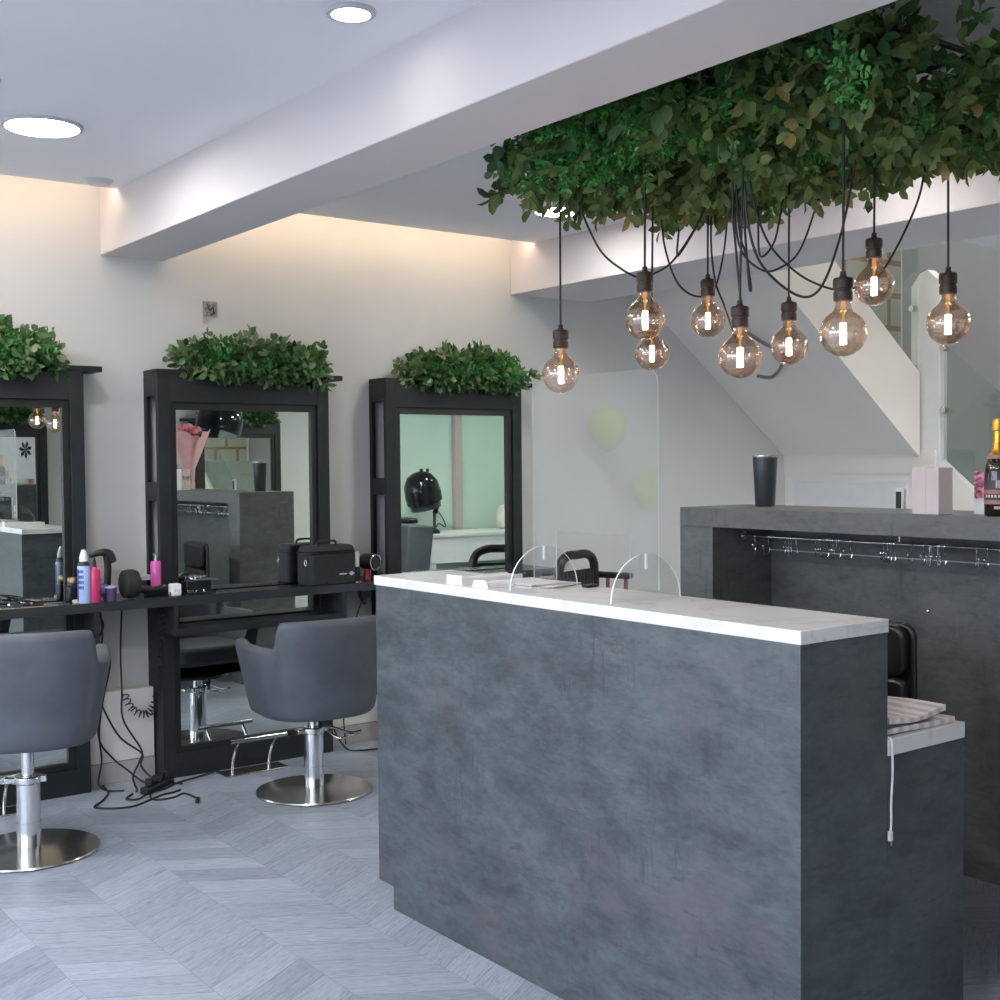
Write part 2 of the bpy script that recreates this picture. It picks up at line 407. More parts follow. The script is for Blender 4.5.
# ------------------------------------------------------------------ stairs
SY = 4.745
def sof(x): return 2.295-.743*(x-5.866)
XE = 6.90
st = MB()
st.prism([(4.85, sof(4.85)), (XE, sof(XE)), (XE, sof(XE)+.42), (4.85, sof(4.85)+.42)], 'y', SY, YW)
struct('stair_soffit', st, M['stairp'])
st = MB()
st.prism([(4.85, sof(4.85)-.02), (XE, sof(XE)-.02), (XE, sof(XE)+.52), (4.85, sof(4.85)+.52)], 'y', SY-.04, SY-.002)
struct('stair_stringer', st, M['stairp'])
ld = MB(); ld.box(XE, 8.30, 4.60, YW, 1.40, 1.55); ld.box(6.91, 8.28, 5.20, YW, 0, 1.3995); ld.box(6.91, 6.939, 4.662, 5.1995, 0, 1.3995)
struct('stair_landing', ld, M['stairp'])
pl = MB()
pl.box(6.897, 6.9095, 4.80, 5.70, .10, 1.345)
struct('trim_5', pl, M['whitetrim'], bevel=.004)
lf = MB()
n = 8; rise = 1.55/n; run = .215
poly = [(4.595, 0), (4.595, 1.55)]
for k in range(n):
    if k: poly.append((4.595-run*k, 1.55-rise*k))
    poly.append((4.595-run*(k+1), 1.55-rise*k))
poly.append((4.595-run*n, 0))
lf.prism(poly, 'x', 7.005, 8.295)
struct('stair_flight', lf, simple('stair_tread_grey', (.33, .35, .34), .6, var=.05))
ls = MB(); ls.prism([(4.66, 0), (4.66, 1.555), (2.83, 0.01), (2.81, 0)], 'x', 6.94, 7.0)
struct('stair_stringer_lower', ls, M['stairp'])
struct('stair_block_wall', MB().prism([(5.12, 3.15), (5.12, 5.0), (8.25, 5.0), (8.25, 1.45), (7.2, 1.70)], 'y', 5.795, 5.813), M['block'])
po = thing('newel_post', 'white newel post between two glass stair panels', 'post', (6.96, 4.68, 0))
MB().prism([(4.572, 0), (4.785, 0), (4.785, 2.60), (4.72, 2.68), (4.66, 2.70), (4.572, 2.62)], 'x', 6.92, 6.999).build('post', M['whitetrim'], po, bevel=.006)
def clamp(par, x, y, z):
    MB().cyl((x, y, z), (x-.045, y, z), .021, n=16).build('glass_clamp', M['steel'], par, bevel=.003)
g = thing('glass_balustrade', 'clear glass stair panel right of the white newel post', 'glass panel', (6.96, 4.2, 0))
MB().prism([(4.56, 1.50), (4.56, 2.213), (2.90, .83), (2.90, .12)], 'x', 6.945, 6.957).build('panel', M['glass'], g)
for z in (1.80, 2.19): clamp(g, 6.945, 4.545, z)
g = thing('glass_balustrade', 'clear glass stair panel on the upper flight left of the newel post', 'glass panel', (6.0, 4.725, 0))
MB().prism([(5.1, sof(5.1)+.525), (XE, sof(XE)+.525), (XE, sof(XE)+1.40), (5.1, sof(5.1)+1.40)], 'y', 4.716, 4.728).build('panel', M['glass'], g)
for z in (2.08, 2.46): clamp(g, 6.92, 4.755, z)
rg = MB(); rg.tube(smooth([(5.80, 5.20, 2.30), (5.87, 5.10, 2.215), (5.92, 5.03, 2.175), (5.97, 5.03, 2.14), (6.02, 5.08, 2.10), (6.08, 5.16, 2.06), (6.13, 5.27, 2.025), (6.12, 5.37, 2.04)], 8), .012, 8)
tag(rg.build('hanging_cable_loop', simple('grey_cable', (.22, .21, .19), .5)), 'grey curved cable loop hanging under the sloping stair soffit', 'cable')

# ------------------------------------------------------------------ ceiling fittings
def downlight(x, y, z, r, rim, label, far=False):
    t = thing('ceiling_light', label, 'ceiling light', (x, y, z), 'round ceiling lights')
    MB().lathe([(r-rim, -.004), (r-rim, -.012), (r-.004, -.012), (r, -.006), (r, 0), (r-rim, 0)], 40, (x, y, z)).build('rim', M['lightrim'], t)
    MB().lathe([(0, -.007), (r-rim-.0005, -.007), (r-rim-.0005, -.001), (0, -.001)], 40, (x, y, z)).build('diffuser', M['lamp_fill' if far else 'lamp2' if r < .08 else 'lamp'], t)
    return t
downlight(1.42, 4.685, ZC, .145, .014, 'large round flat ceiling light at the left above the mirrors')
downlight(1.766, 3.022, ZC, .071, .016, 'small round ceiling light with thick rim beside the white beam')
downlight(3.98, 4.79, ZC, .13, .014, 'round ceiling light half hidden behind the hanging greenery')
downlight(4.06, 3.05, ZC, .10, .014, 'round ceiling light hidden above the greenery near the bulkhead')
for x, y, z in ((.15, 4.6, ZC), (.15, 2.6, ZC), (.15, .7, ZC), (5.6, 2.6, 2.49), (6.2, 1.6, 2.49), (7.3, 3.9, 5.1), (5.8, 5.0, 5.1)):
    downlight(x, y, z, .13, .014, 'added round fill light outside the view', True)  # added unseen lamps that brighten the room, stair soffit and stairwell
o = MB().lathe([(0, -.02), (.045, -.02), (.055, -.008), (.06, 0), (0, 0)], 28, (1.89, 5.44, ZC)).build('smoke_detector', M['lightrim'])
tag(o, 'small flat round sensor on the ceiling by the beam', 'sensor')
o = MB().lathe([(0, -.022), (.04, -.022), (.052, -.008), (.055, 0), (0, 0)], 28, (1.10, 4.24, ZC)).build('smoke_detector', M['lightrim'])
tag(o, 'pale round sensor on the ceiling at the left edge above the big light', 'sensor')
for x, y, z in ((6.7, 2.7, 2.49), (7.6, 1.0, 2.49), (8.6, 1.0, 2.49)): downlight(x, y, z, .13, .014, 'added round fill light in the back room outside the view')  # added unseen lamps that brighten the mint area and the stair side
# open back box on the wall
t = thing('wall_socket_box', 'small open metal socket box with wires high on the wall', 'socket box', (2.565, YW, 2.275))
b = MB()
for q in ((2.528, 2.602, 2.237, 2.243), (2.528, 2.602, 2.309, 2.315), (2.528, 2.534, 2.243, 2.309), (2.596, 2.602, 2.243, 2.309)): b.box(q[0], q[1], 5.806, YW-.0005, q[2], q[3])
b.build('box_rim', simple('galvanised', (.42, .42, .40), .5, .4), t)
MB().box(2.534, 2.596, 5.811, YW-.0005, 2.243, 2.309).build('box_back', simple('speckled_plaster', (.38, .36, .33), .9, var=.7, scale=70), t)
MB().tube(smooth([(2.55, 5.808, 2.30), (2.56, 5.80, 2.27), (2.575, 5.802, 2.285), (2.58, 5.80, 2.255), (2.565, 5.804, 2.25)], 6), .0035, 6).build('wires', M['black'], t)
MB().tube(smooth([(2.532, 5.810, 2.24), (2.53, 5.811, 2.21), (2.55, 5.811, 2.205)], 5), .004, 6).build('loose_wire', M['wrap'], t)

# ------------------------------------------------------------------ foliage
def leaf(mb, pos, d, nrm, L, W, tone, fold=.18, curl=.15):
    d = d.normalized(); s = d.cross(nrm)
    s = s.normalized() if s.length > 1e-5 else d.orthogonal().normalized()
    n = s.cross(d)
    pts = [pos, pos+d*L*.34+s*W*.46+n*W*fold, pos+d*L*.36, pos+d*L*.34-s*W*.46+n*W*fold,
           pos+d*L*.74+s*W*.46+n*(W*fold-L*curl*.4), pos+d*L*.72-n*L*curl*.4, pos+d*L*.74-s*W*.46+n*(W*fold-L*curl*.4), pos+d*L-n*L*curl]
    mb.add(pts, [(0, 2, 1), (0, 3, 2), (1, 2, 5, 4), (2, 3, 6, 5), (4, 5, 7), (5, 6, 7)])
    mb.tone += [tone]*8
def rv(): 
    v = Vector((rnd.gauss(0, 1), rnd.gauss(0, 1), rnd.gauss(0, 1))); return v.normalized()
def spray(mb, pos, d, n, L, W, seg, tone, tv=.25):
    """a twig with leaves in pairs"""
    p = pos.copy(); d = d.normalized()
    for k in range(n):
        d = (d+rv()*.18+Vector((0, 0, -.03))).normalized(); p = p+d*seg
        side = d.cross(rv()).normalized()
        for sgn in (1, -1):
            dd = (d*.6+side*sgn+rv()*.25).normalized()
            nn = dd.cross(side.cross(d))
            leaf(mb, p, dd, (d.cross(dd)+rv()*.4), L*rnd.uniform(.7, 1.15), W*rnd.uniform(.8, 1.15), min(1, max(0, tone+rnd.gauss(0, tv))))
    leaf(mb, p, d, rv(), L, W, min(1, max(0, tone+rnd.gauss(0, tv))))

# hanging garland: rectangle of trellis under the ceiling, packed with leaves
GX0, GX1, GY0, GY1 = 2.52, 3.62, 1.84, 3.52
hg = thing('hanging_garland', 'large mass of artificial greenery hung under the ceiling above the bulbs', 'garland', ((GX0+GX1)/2, (GY0+GY1)/2, 2.60))
tr = MB()
for k in range(6):
    x = GX0+.16+(GX1-GX0-.28)*k/5; tr.box(x-.008, x+.008, GY0+.06, GY1-.24, 2.565, 2.575)
for k in range(10):
    y = GY0+.06+(GY1-GY0-.30)*k/9; tr.box(GX0+.16, GX1-.12, y-.008, y+.008, 2.575, 2.585)
tr.build('trellis', M['black'], hg)
for x in (GX0+.15, GX1-.15):
    for y in (GY0+.2, (GY0+GY1)/2, GY1-.25): MB().cyl((x, y, 2.58), (x, y, ZC-.001), .003, n=6).build('hanging_wire', M['black'], hg)
def gz(x, y):   # depth of the hanging mass, lumpy
    e = min((x-GX0)/.25, (GX1-x)/.25, (y-GY0)/.25, (GY1-y)/.3, 1)
    e = max(.0, e)
    return .02+.07*e+.03*math.sin(x*7+1)*math.sin(y*6.1)+.02*math.sin(y*13)
gl, ol, bx, ru = MB(), MB(), MB(), MB()
for q in (gl, ol, bx, ru): q.tone = []
for i in range(1250):
    x = rnd.uniform(GX0, GX1); y = rnd.uniform(GY0, GY1); h = gz(x, y)
    if (x-GX0)/.20+(GY1-y)/.26 < 1: continue
    edge = min(x-GX0, GX1-x, y-GY0, GY1-y)
    low = rnd.random()
    z = 2.555-h*low+(.17 if x < 2.9 else .06)*rnd.random()*(1-low)
    out = Vector((x-(GX0+GX1)/2, (y-(GY0+GY1)/2)*.5, 0)).normalized()*(.9 if edge < .15 else .25)
    d = (out+Vector((0, 0, -.35-low*.5 if rnd.random() < .8 else .25))+rv()*.6).normalized()
    big = rnd.random()
    if low > .55:
        spray(ol, Vector((x, y, z)), d, rnd.randint(2, 4), rnd.uniform(.042, .066), rnd.uniform(.025, .037), .030, rnd.uniform(.25, .75))
    else:
        spray(gl, Vector((x, y, z)), d, rnd.randint(2, 4), rnd.uniform(.042, .068), rnd.uniform(.026, .040), .032, rnd.uniform(.15, .7))
for i in range(340):
    cy = rnd.uniform(GY0, GY1-.05)
    if rnd.random() < .62: cx = GX0+rnd.uniform(-.03, .22); z = rnd.uniform(2.44, 2.70)
    else: cx = rnd.uniform(GX0+.1, GX1); z = 2.555-gz(cx, cy)*rnd.uniform(.7, 1.05)
    if (cx-GX0)/.20+(GY1-cy)/.26 < 1: continue
    if math.sin(cx*5.3+cy*4.1+z*3)+rnd.gauss(0, .45) < .15: continue
    tn = rnd.uniform(.25, .85)
    for k in range(8):
        d = (Vector((-.7, -.6, -.25))+rv()*.9).normalized()
        spray(bx, Vector((cx, cy, z))+rv()*.03, d, 6, .022, .0105, .0145, tn, .2)
for i in range(13):
    x = rnd.uniform(GX0+.05, GX1-.05); y = rnd.uniform(GY0+.2, GY1-.1); z = 2.58-gz(x, y)*rnd.uniform(.75, 1.05)
    spray(ru, Vector((x, y, z)), Vector((0, 0, -1))+rv()*.6, 2, .05, .028, .02, .5)
gl.build('broad_foliage', GREEN, hg, angle=180); ol.build('olive_foliage', OLIVE, hg, angle=180)
bx.build('boxwood_foliage', BOX, hg, angle=180); ru.build('rust_foliage', RUST, hg, angle=180)

# ------------------------------------------------------------------ pendant bulbs
def pendant(px, py, pz, r, label, swags=(), top=2.56, lean=(0, 0)):
    """px,py,pz: centre of the globe"""
    pz -= .008
    t = thing('pendant_bulb', label, 'pendant light', (px, py, pz), 'pendant bulbs under the greenery')
    s = r/.0625
    zn = pz+.086*s                      # where the socket begins
    prof = []
    for k in range(17):
        a = PI*(1-k/16.0*.845)
        prof.append((max(0, r*math.sin(a)) if k else 0.0, r*math.cos(a)))
    prof += [(.0235*s, .064*s), (.0200*s, .074*s), (.0190*s, .089*s)]
    MB().lathe(prof, 32, (px, py, pz)).build('globe', M['bulb'], t, angle=80)
    MB().lathe([(0, .028*s), (.003*s, .030*s), (.0035*s, .060*s), (.006*s, .072*s), (.006*s, .085*s), (0, .085*s)], 12, (px, py, pz)).build('glass_stem', M['stem'], t)
    f = MB()
    for k in range(4):
        a = PI/2*k+.4; f.cyl((px+.0050*s*math.cos(a), py+.0050*s*math.sin(a), pz-.030*s), (px+.0045*s*math.cos(a), py+.0045*s*math.sin(a), pz+.026*s), .0038*s, n=8)
    f.build('filament', M['fil'], t)
    MB().lathe([(0, 0), (.0245*s, 0), (.0255*s, .004), (.0255*s, .022*s), (.0235*s, .024*s), (.0235*s, .030*s), (.0265*s, .032*s), (.0265*s, .055*s), (.024*s, .060*s), (.012*s, .062*s), (.008*s, .068*s), (.008*s, .078*s), (0, .078*s)], 28, (px, py, zn)).build('socket', M['socket'], t)
    zt = zn+.076*s
    MB().tube(smooth([(px, py, zt), (px+lean[0]*.3, py+lean[1]*.3, zt+.35*(top-zt)), (px+lean[0], py+lean[1], top)], 6),   .0036, 8).build('cord', M['cord'], t)
    for sw in swags:
        MB().tube(smooth(sw, 8),   .0036, 8).build('swag_cord', M['cord'], t)
    return t
pendant(2.635, 3.164, 1.798, .0625, 'leftmost pendant globe bulb, hanging lowest on a long straight cord',
    swags=[[(2.738, 3.17, 2.362), (2.74, 3.168, 2.329), (2.783, 3.131, 2.21), (2.835, 3.09, 2.149), (2.888, 3.049, 2.115), (2.923, 3.022, 2.128), (2.975, 2.985, 2.168), (3.037, 2.942, 2.275), (3.077, 2.916, 2.375), (3.087, 2.911, 2.425)]], lean=(0.016, 0.017))
pendant(2.691, 2.819, 1.949, .0625, 'second pendant globe bulb from the left, in front of another lower bulb',
    swags=[], lean=(0.016, 0.012))
pendant(3.128, 3.242, 1.896, .0625, 'pendant globe bulb partly hidden below and behind the second bulb',
    swags=[[(3.198, 3.274, 2.47), (3.202, 3.268, 2.397), (3.211, 3.257, 2.276), (3.24, 3.231, 2.159), (3.28, 3.199, 2.107), (3.326, 3.164, 2.1), (3.356, 3.142, 2.139), (3.383, 3.127, 2.267), (3.402, 3.12, 2.449), (3.407, 3.119, 2.504)]], lean=(0.021, 0.009))
pendant(3.274, 3.105, 2.01, .0625, 'fourth pendant globe bulb from the left, with two cords looping beside its socket',
    swags=[[(3.248, 3.206, 2.5), (3.243, 3.206, 2.409), (3.227, 3.212, 2.257), (3.239, 3.203, 2.257), (3.288, 3.17, 2.354), (3.341, 3.136, 2.499)], [(3.335, 3.14, 2.481), (3.327, 3.139, 2.299), (3.335, 3.127, 2.154), (3.359, 3.106, 2.063), (3.382, 3.084, 1.968), (3.39, 3.077, 1.943)]], lean=(0.014, 0.01))
pendant(2.734, 2.466, 1.809, .0625, 'large pendant globe bulb at the middle hanging from a bundle of cords',
    swags=[[(2.769, 2.523, 2.329), (2.766, 2.521, 2.225), (2.77, 2.513, 2.121), (2.778, 2.502, 1.964)], [(2.797, 2.501, 2.328), (2.792, 2.501, 2.225), (2.799, 2.488, 2.02), (2.803, 2.485, 2.014), (2.794, 2.495, 2.106), (2.781, 2.507, 2.166), (2.775, 2.517, 2.314)]], lean=(0.031, 0.005))
pendant(3.261, 2.725, 1.886, .0625, 'pendant globe bulb hanging right of the middle bundle of cords',
    swags=[[(3.163, 2.882, 2.447), (3.165, 2.875, 2.311), (3.181, 2.859, 2.203), (3.234, 2.817, 2.141), (3.282, 2.781, 2.148), (3.338, 2.741, 2.208), (3.391, 2.708, 2.376), (3.406, 2.699, 2.444)], [(3.225, 2.835, 2.446), (3.228, 2.829, 2.344), (3.227, 2.825, 2.209), (3.24, 2.814, 2.189), (3.271, 2.793, 2.242), (3.293, 2.781, 2.36), (3.3, 2.778, 2.428)]], lean=(0.017, 0.012))
pendant(2.722, 2.091, 1.844, .0625, 'largest looking pendant globe bulb, third from the right',
    swags=[[(2.561, 2.29, 2.231), (2.565, 2.283, 2.136), (2.588, 2.262, 2.036), (2.64, 2.22, 1.965), (2.69, 2.182, 1.94), (2.728, 2.155, 1.985), (2.768, 2.13, 2.12), (2.796, 2.115, 2.269), (2.801, 2.112, 2.31)]], lean=(0.021, 0.012))
pendant(3.282, 2.403, 2.051, .0625, 'highest pendant globe bulb, second from the right',
    swags=[[(3.018, 2.678, 2.39), (3.033, 2.662, 2.278), (3.068, 2.632, 2.173), (3.137, 2.576, 2.086), (3.207, 2.522, 2.044), (3.245, 2.493, 2.04), (3.294, 2.457, 2.049), (3.335, 2.427, 2.077), (3.389, 2.391, 2.179), (3.443, 2.355, 2.321), (3.464, 2.344, 2.432)]], lean=(0.017, 0.008))
pendant(3.215, 2.098, 1.899, .0625, 'rightmost pendant globe bulb beside the white newel post',
    swags=[], lean=(0.016, 0.012))

# ------------------------------------------------------------------ reception desk
X0, X1, X2, Y0, Y1 = 2.17, 2.489, 2.809, 1.783, 3.607
dk = thing('reception_desk', 'large slate grey reception desk with white stone tops', 'desk', (2.49, 2.69, 0))
MB().prism([(Y0, 0), (3.505, 0), (3.505, .077), (3.597, .077), (3.597, 1.087), (Y0, 1.087)], 'x', X0, X0+.03).build('front_panel', M['desk'], dk, bevel=.0015)
b = MB(); b.box(X0+.0305, X1, Y0+.001, Y0+.02, 0, 1.0865); b.box(X1-.02, X1, Y0+.02, 3.50, .83, 1.0865); b.box(X0+.03, X1, 3.575, 3.596, .077, 1.0865); b.box(X0+.03, X1, 3.48, 3.50, 0, .077)
b.build('end_panel', M['desk'], dk, bevel=.001)
MB().box(X0-.001, X1+.001, Y0-.002, Y1, 1.087, 1.119).build('countertop', M['stone'], dk, bevel=.002)
b = MB(); b.box(X1+.001, X2-.002, Y0+.002, Y0+.02, 0, .789); b.box(X1+.001, X2-.002, 3.56, 3.58, 0, .789); b.box(X1+.001, X1+.02, Y0+.02, 3.56, .1, .789); b.box(X2-.14, X2-.12, Y0+.02, 3.56, 0, .2)
b.build('lower_cabinet', M['desk'], dk, bevel=.001)
MB().box(X1+.0015, X2, Y0-.001, Y1-.01, .790, .830).build('lower_countertop', M['stone'], dk, bevel=.002)

# clear protective screen with a pass-through, on two half-round feet
sc = thing('acrylic_screen', 'clear acrylic protective screen with cut-out standing on the desk top', 'screen', (2.33, 2.66, 1.119))
def rrect(y0, y1, z0, z1, r, corners=(1, 1, 1, 1), n=8):
    pts = []
    for (cy, cz, a0, on) in ((y0+r, z0+r, 180, corners[0]), (y1-r, z0+r, 270, corners[1]), (y1-r, z1-r, 0, corners[2]), (y0+r, z1-r, 90, corners[3])):
        if on:
            for k in range(n+1):
                a = math.radians(a0+90*k/n); pts.append((cy+r*math.cos(a), cz+r*math.sin(a)))
        else: pts.append((cy+(r if a0 in (270, 0) else -r), cz+(r if a0 in (0, 90) else -r)))
    return pts
ya, yb, za, zb = 2.393, 2.932, 1.150, 1.748
ha, hb, hz = 2.506, 2.826, 1.296
out_ = [(ya, za), (ha, za), (ha, hz), (hb, hz), (hb, za), (yb, za)]
for k in range(9):
    a = PI/2*k/8; out_.append((yb-.04+.04*math.cos(a), zb-.04+.04*math.sin(a)))
for k in range(9):
    a = PI/2+PI/2*k/8; out_.append((ya+.04+.04*math.cos(a), zb-.04+.04*math.sin(a)))
N = len(out_)
pm = MB(); pm.add([(x, a, b) for x in (2.328, 2.332) for a, b in out_], [tuple(range(N))[::-1], tuple(range(N, 2*N))])
pm.build('screen_panel', M['acryl'], sc)
em = MB(); em.add([(x, a, b) for x in (2.3281, 2.3319) for a, b in out_], [(i, (i+1) % N, N+(i+1) % N, N+i) for i in range(N)])
em.build('polished_edge', M['acryl_edge'], sc)
for y in (2.884, 2.442):
    hp = [(2.33+.130*math.cos(PI*k/24), 1.1195+.128*math.sin(PI*k/24)) for k in range(25)]
    ft = MB(); n = len(hp); ft.add([(a, yy, b) for yy in (y-.002, y+.002) for a, b in hp], [tuple(range(n))[::-1], tuple(range(n, 2*n))])
    fo = ft.build('screen_foot', M['acryl'], sc)
    e = MB(); e.add([(a, yy, b) for yy in (y-.0023, y+.0023) for a, b in hp], [(i, i+1, n+i+1, n+i) for i in range(n-1)])
    e.box(2.3275, 2.3325, y-.0035, y+.0035, 1.205, 1.248)
    e.build('foot_edge', M['acryl_edge'], fo)

# leaflets on the desk top
def stackbox(x0, x1, y0, y1, z, h, rz=0):
    return T((x0+x1)/2, (y0+y1)/2, z, rz), (x1-x0)/2, (y1-y0)/2, h
t = thing('leaflet_tray', 'white leaflet tray lying at the far left end of the desk top', 'tray', (2.30, 3.155, 1.119))
Mx, a, b_, h = stackbox(2.185, 2.43, 3.115, 3.195, 1.1195, .028, .04)
MB().box(-a, a, -b_, b_, 0, .004, Mx).box(-a, -a+.004, -b_, b_, .004, .030, Mx).box(-a, a, -b_, -b_+.004, .004, .022, Mx).box(-a, a, b_-.004, b_, .004, .022, Mx).build('tray', M['white'], t)
MB().box(-a+.008, a-.004, -b_+.006, b_-.006, .005, .019, Mx).build('leaflets', M['paper'], t)
t = thing('card_holder', 'small white card holder beside the leaflet tray on the desk top', 'card holder', (2.25, 3.02, 1.119))
Mx, a, b_, h = stackbox(2.19, 2.30, 2.985, 3.06, 1.1195, .02, .05)
MB().box(-a, a, -b_, b_, 0, .006, Mx).prism([(-.037, .006), (.037, .006), (.030, .022), (-.024, .024)], 'x', -a, -a+.005, Mx).build('holder', M['white'], t)
MB().box(-a+.01, a, -b_+.006, b_-.006, .0062, .015, Mx).build('cards', M['paper'], t)
for i, (x, y, rz, lab) in enumerate(((2.37, 2.99, .10, 'lowest loose sheet of white paper fanned beside the card holder'), (2.385, 2.975, .28, 'middle loose sheet of white paper fanned beside the card holder'), (2.375, 3.0, -.06, 'topmost loose sheet of white paper fanned beside the card holder'))):
    o = MB().box(-.075, .075, -.105, .105, 0, .003, T(x, y, 1.1192+.0035*i, rz)).build('paper_sheet', M['paper']); tag(o, lab, 'paper', 'loose sheets on the desk')
pen = MB().cyl((2.455, 3.10, 1.1245), (2.47, 3.0, 1.1245), .005, n=10).build('pen', M['black']); tag(pen, 'black pen lying at the back edge of the desk top', 'pen')
pen = MB().box(2.43, 2.475, 2.80, 2.83, 1.1192, 1.128).build('black_clip', M['black'], bevel=.003); tag(pen, 'small black clip beside the screen cut-out on the desk top', 'clip')

# folded newspapers and charging cable on the lower top
def wavy(x0, x1, y0, y1, z, h, amp, ph, rz):
    mb = MB(); n = 14; m = 10; c = Vector(((x0+x1)/2, (y0+y1)/2, 0)); vs = []
    for lay in (0, 1):
        for i in range(n+1):
            for j in range(m+1):
                u, v = i/n, j/m
                zz = z+(h if lay else 0)+amp*(math.sin(u*5+ph)*.5+.5)*(1-v)**.6*(1 if lay else .75)+amp*.3*math.sin(v*7+u*3+ph)*(.5+.5*lay)*.5+amp*.2
                p = Vector((x0+(x1-x0)*u, y0+(y1-y0)*v, 0))-c
                vs.append((c.x+p.x*math.cos(rz)-p.y*math.sin(rz), c.y+p.x*math.sin(rz)+p.y*math.cos(rz), zz))
    W = m+1; L = (n+1)*W; fs = []
    for i in range(n):
        for j in range(m):
            q = (i*W+j, (i+1)*W+j, (i+1)*W+j+1, i*W+j+1); fs += [q[::-1], tuple(L+k for k in q)]
    for i in range(n):
        fs += [(i*W, (i+1)*W, L+(i+1)*W, L+i*W), (i*W+m, L+i*W+m, L+(i+1)*W+m, (i+1)*W+m)]
    for j in range(m):
        fs += [(j, L+j, L+j+1, j+1), (n*W+j, n*W+j+1, L+n*W+j+1, L+n*W+j)]
    mb.add(vs, fs); return mb
for z, h, amp, ph, r, lab, x1 in ((.8305, .012, .004, 1, -.02, 'lower folded newspaper on the low white desk top', 2.79), (.850, .012, .014, 2.4, .06, 'upper folded newspaper with a wavy fold on the low white desk top', 2.755)):
    o = wavy(2.50, x1, 1.80, 2.12, z, h, amp, ph, r).build('newspaper', M['news'], fixn=True); tag(o, lab, 'newspaper', 'newspapers on the low desk')
t = thing('charging_cable', 'white charging cable hanging over the edge of the low desk top', 'cable', (2.495, 1.775, .83))
MB().tube(smooth([(2.51, 1.83, .8335), (2.499, 1.795, .834), (2.4955, 1.777, .828), (2.496, 1.7755, .79), (2.497, 1.776, .74), (2.492, 1.776, .68), (2.492, 1.776, .63), (2.4895, 1.776, .612)], 6), .0028, 8).build('cord', M['white'], t)
MB().box(2.483, 2.495, 1.772, 1.7805, .588, .612).build('plug', M['white'], t, bevel=.002)
MB().box(2.486, 2.492, 1.7735, 1.779, .577, .588).build('metal_tip', M['chrome'], t)

# ------------------------------------------------------------------ coat counter
CX0, CX1, CY0, CY1, CZ = 3.609, 4.02, 1.35, 3.582, 1.310
cp = thing('coat_counter', 'dark concrete look coat counter with open recess behind the desk', 'counter', (3.8, 2.5, 0))
MB().box(CX0, CX1, CY0, CY1, CZ-.076, CZ).build('top', M['cup'], cp, bevel=.0015)
MB().box(CX0, CX1-.06, 3.403, CY1, 0, CZ-.0765).build('side_panel', M['cup'], cp, bevel=.001)
MB().box(CX0, CX1-.06, CY0, CY0+.175, 0, CZ-.0765).build('side_panel', M['cup'], cp, bevel=.001)
MB().box(CX1-.0595, CX1, CY0, CY1, 0, CZ-.0765).build('back_panel', M['cup'], cp)
MB().box(CX1-.066, CX1-.0600, CY0+.177, 3.402, 1.126, 1.130).build('batten', M['lightrim'], cp)
MB().lathe([(0, 0), (.008, 0), (.007, .004), (0, .006)], 14, M4=T(CX1-.0600, 2.665, .938, 0, 0, -PI/2)).build('screw_cap', M['chrome'], cp)
RX, RZ = 3.78, 1.194
rl = thing('coat_rail', 'chrome coat rail across the recess of the dark counter', 'rail', (RX, 2.45, RZ))
MB().cyl((RX, 1.53, RZ), (RX, 3.400, RZ), .007, n=14).build('rail', M['chrome'], rl)
for y in (3.396, 1.532): MB().cyl((RX, y-.005, RZ), (RX, y+.005, RZ), .018, n=18).build('bracket', M['chrome'], rl)
MB().box(RX-.002, RX+.002, 2.657, 2.662, RZ+.007, CZ-.0765).build('hanger', M['chrome'], rl)
ordn = ['first', 'second', 'third', 'fourth', 'fifth', 'sixth', 'seventh', 'eighth', 'ninth', 'tenth', 'eleventh', 'twelfth', 'thirteenth', 'fourteenth', 'fifteenth', 'sixteenth', 'seventeenth', 'eighteenth', 'nineteenth', 'twentieth', 'twenty-first', 'twenty-second', 'twenty-third', 'twenty-fourth', 'twenty-fifth', 'twenty-sixth']
hookys = [3.612, 3.532, 3.447, 3.429, 3.412, 3.382, 3.29, 3.261, 3.218, 3.198, 3.179, 3.160, 3.105, 2.955, 2.937, 2.918, 2.899, 2.826, 2.774, 2.756, 2.738, 2.720, 2.702, 2.679, 2.56, 2.509]
h0 = None
for i, y in enumerate(hookys):
    y *= .9218
    if h0 is None:
        h0 = thing('coat_hook', 'x', 'hook', (RX, y, RZ), 'wire hooks on the coat rail')
        MB().tube(smooth([(RX+.0095*math.cos(a), y, RZ+.0095*math.sin(a)) for a in [math.radians(-60+30*k) for k in range(10)]], 2)
                  + smooth([(RX-.0095, y, RZ-.005), (RX-.007, y, RZ-.026), (RX-.002, y, RZ-.044), (RX-.006, y, RZ-.062), (RX-.023, y, RZ-.067), (RX-.031, y, RZ-.054), (RX-.033, y, RZ-.037)], 4), .0021, 6).build('wire', M['chrome'], h0)
        k_ = MB(); k_.ball((RX-.033, y, RZ-.034), .005, 6); k_.build('knob', M['chrome'], h0); h = h0
    else: h = dup(h0, (RX, y, RZ))
    h.rotation_euler = (0, 0, rnd.uniform(-.9, .9) if i else .4)
    h['label'] = ordn[i]+' chrome wire hook from the left end of the coat rail'
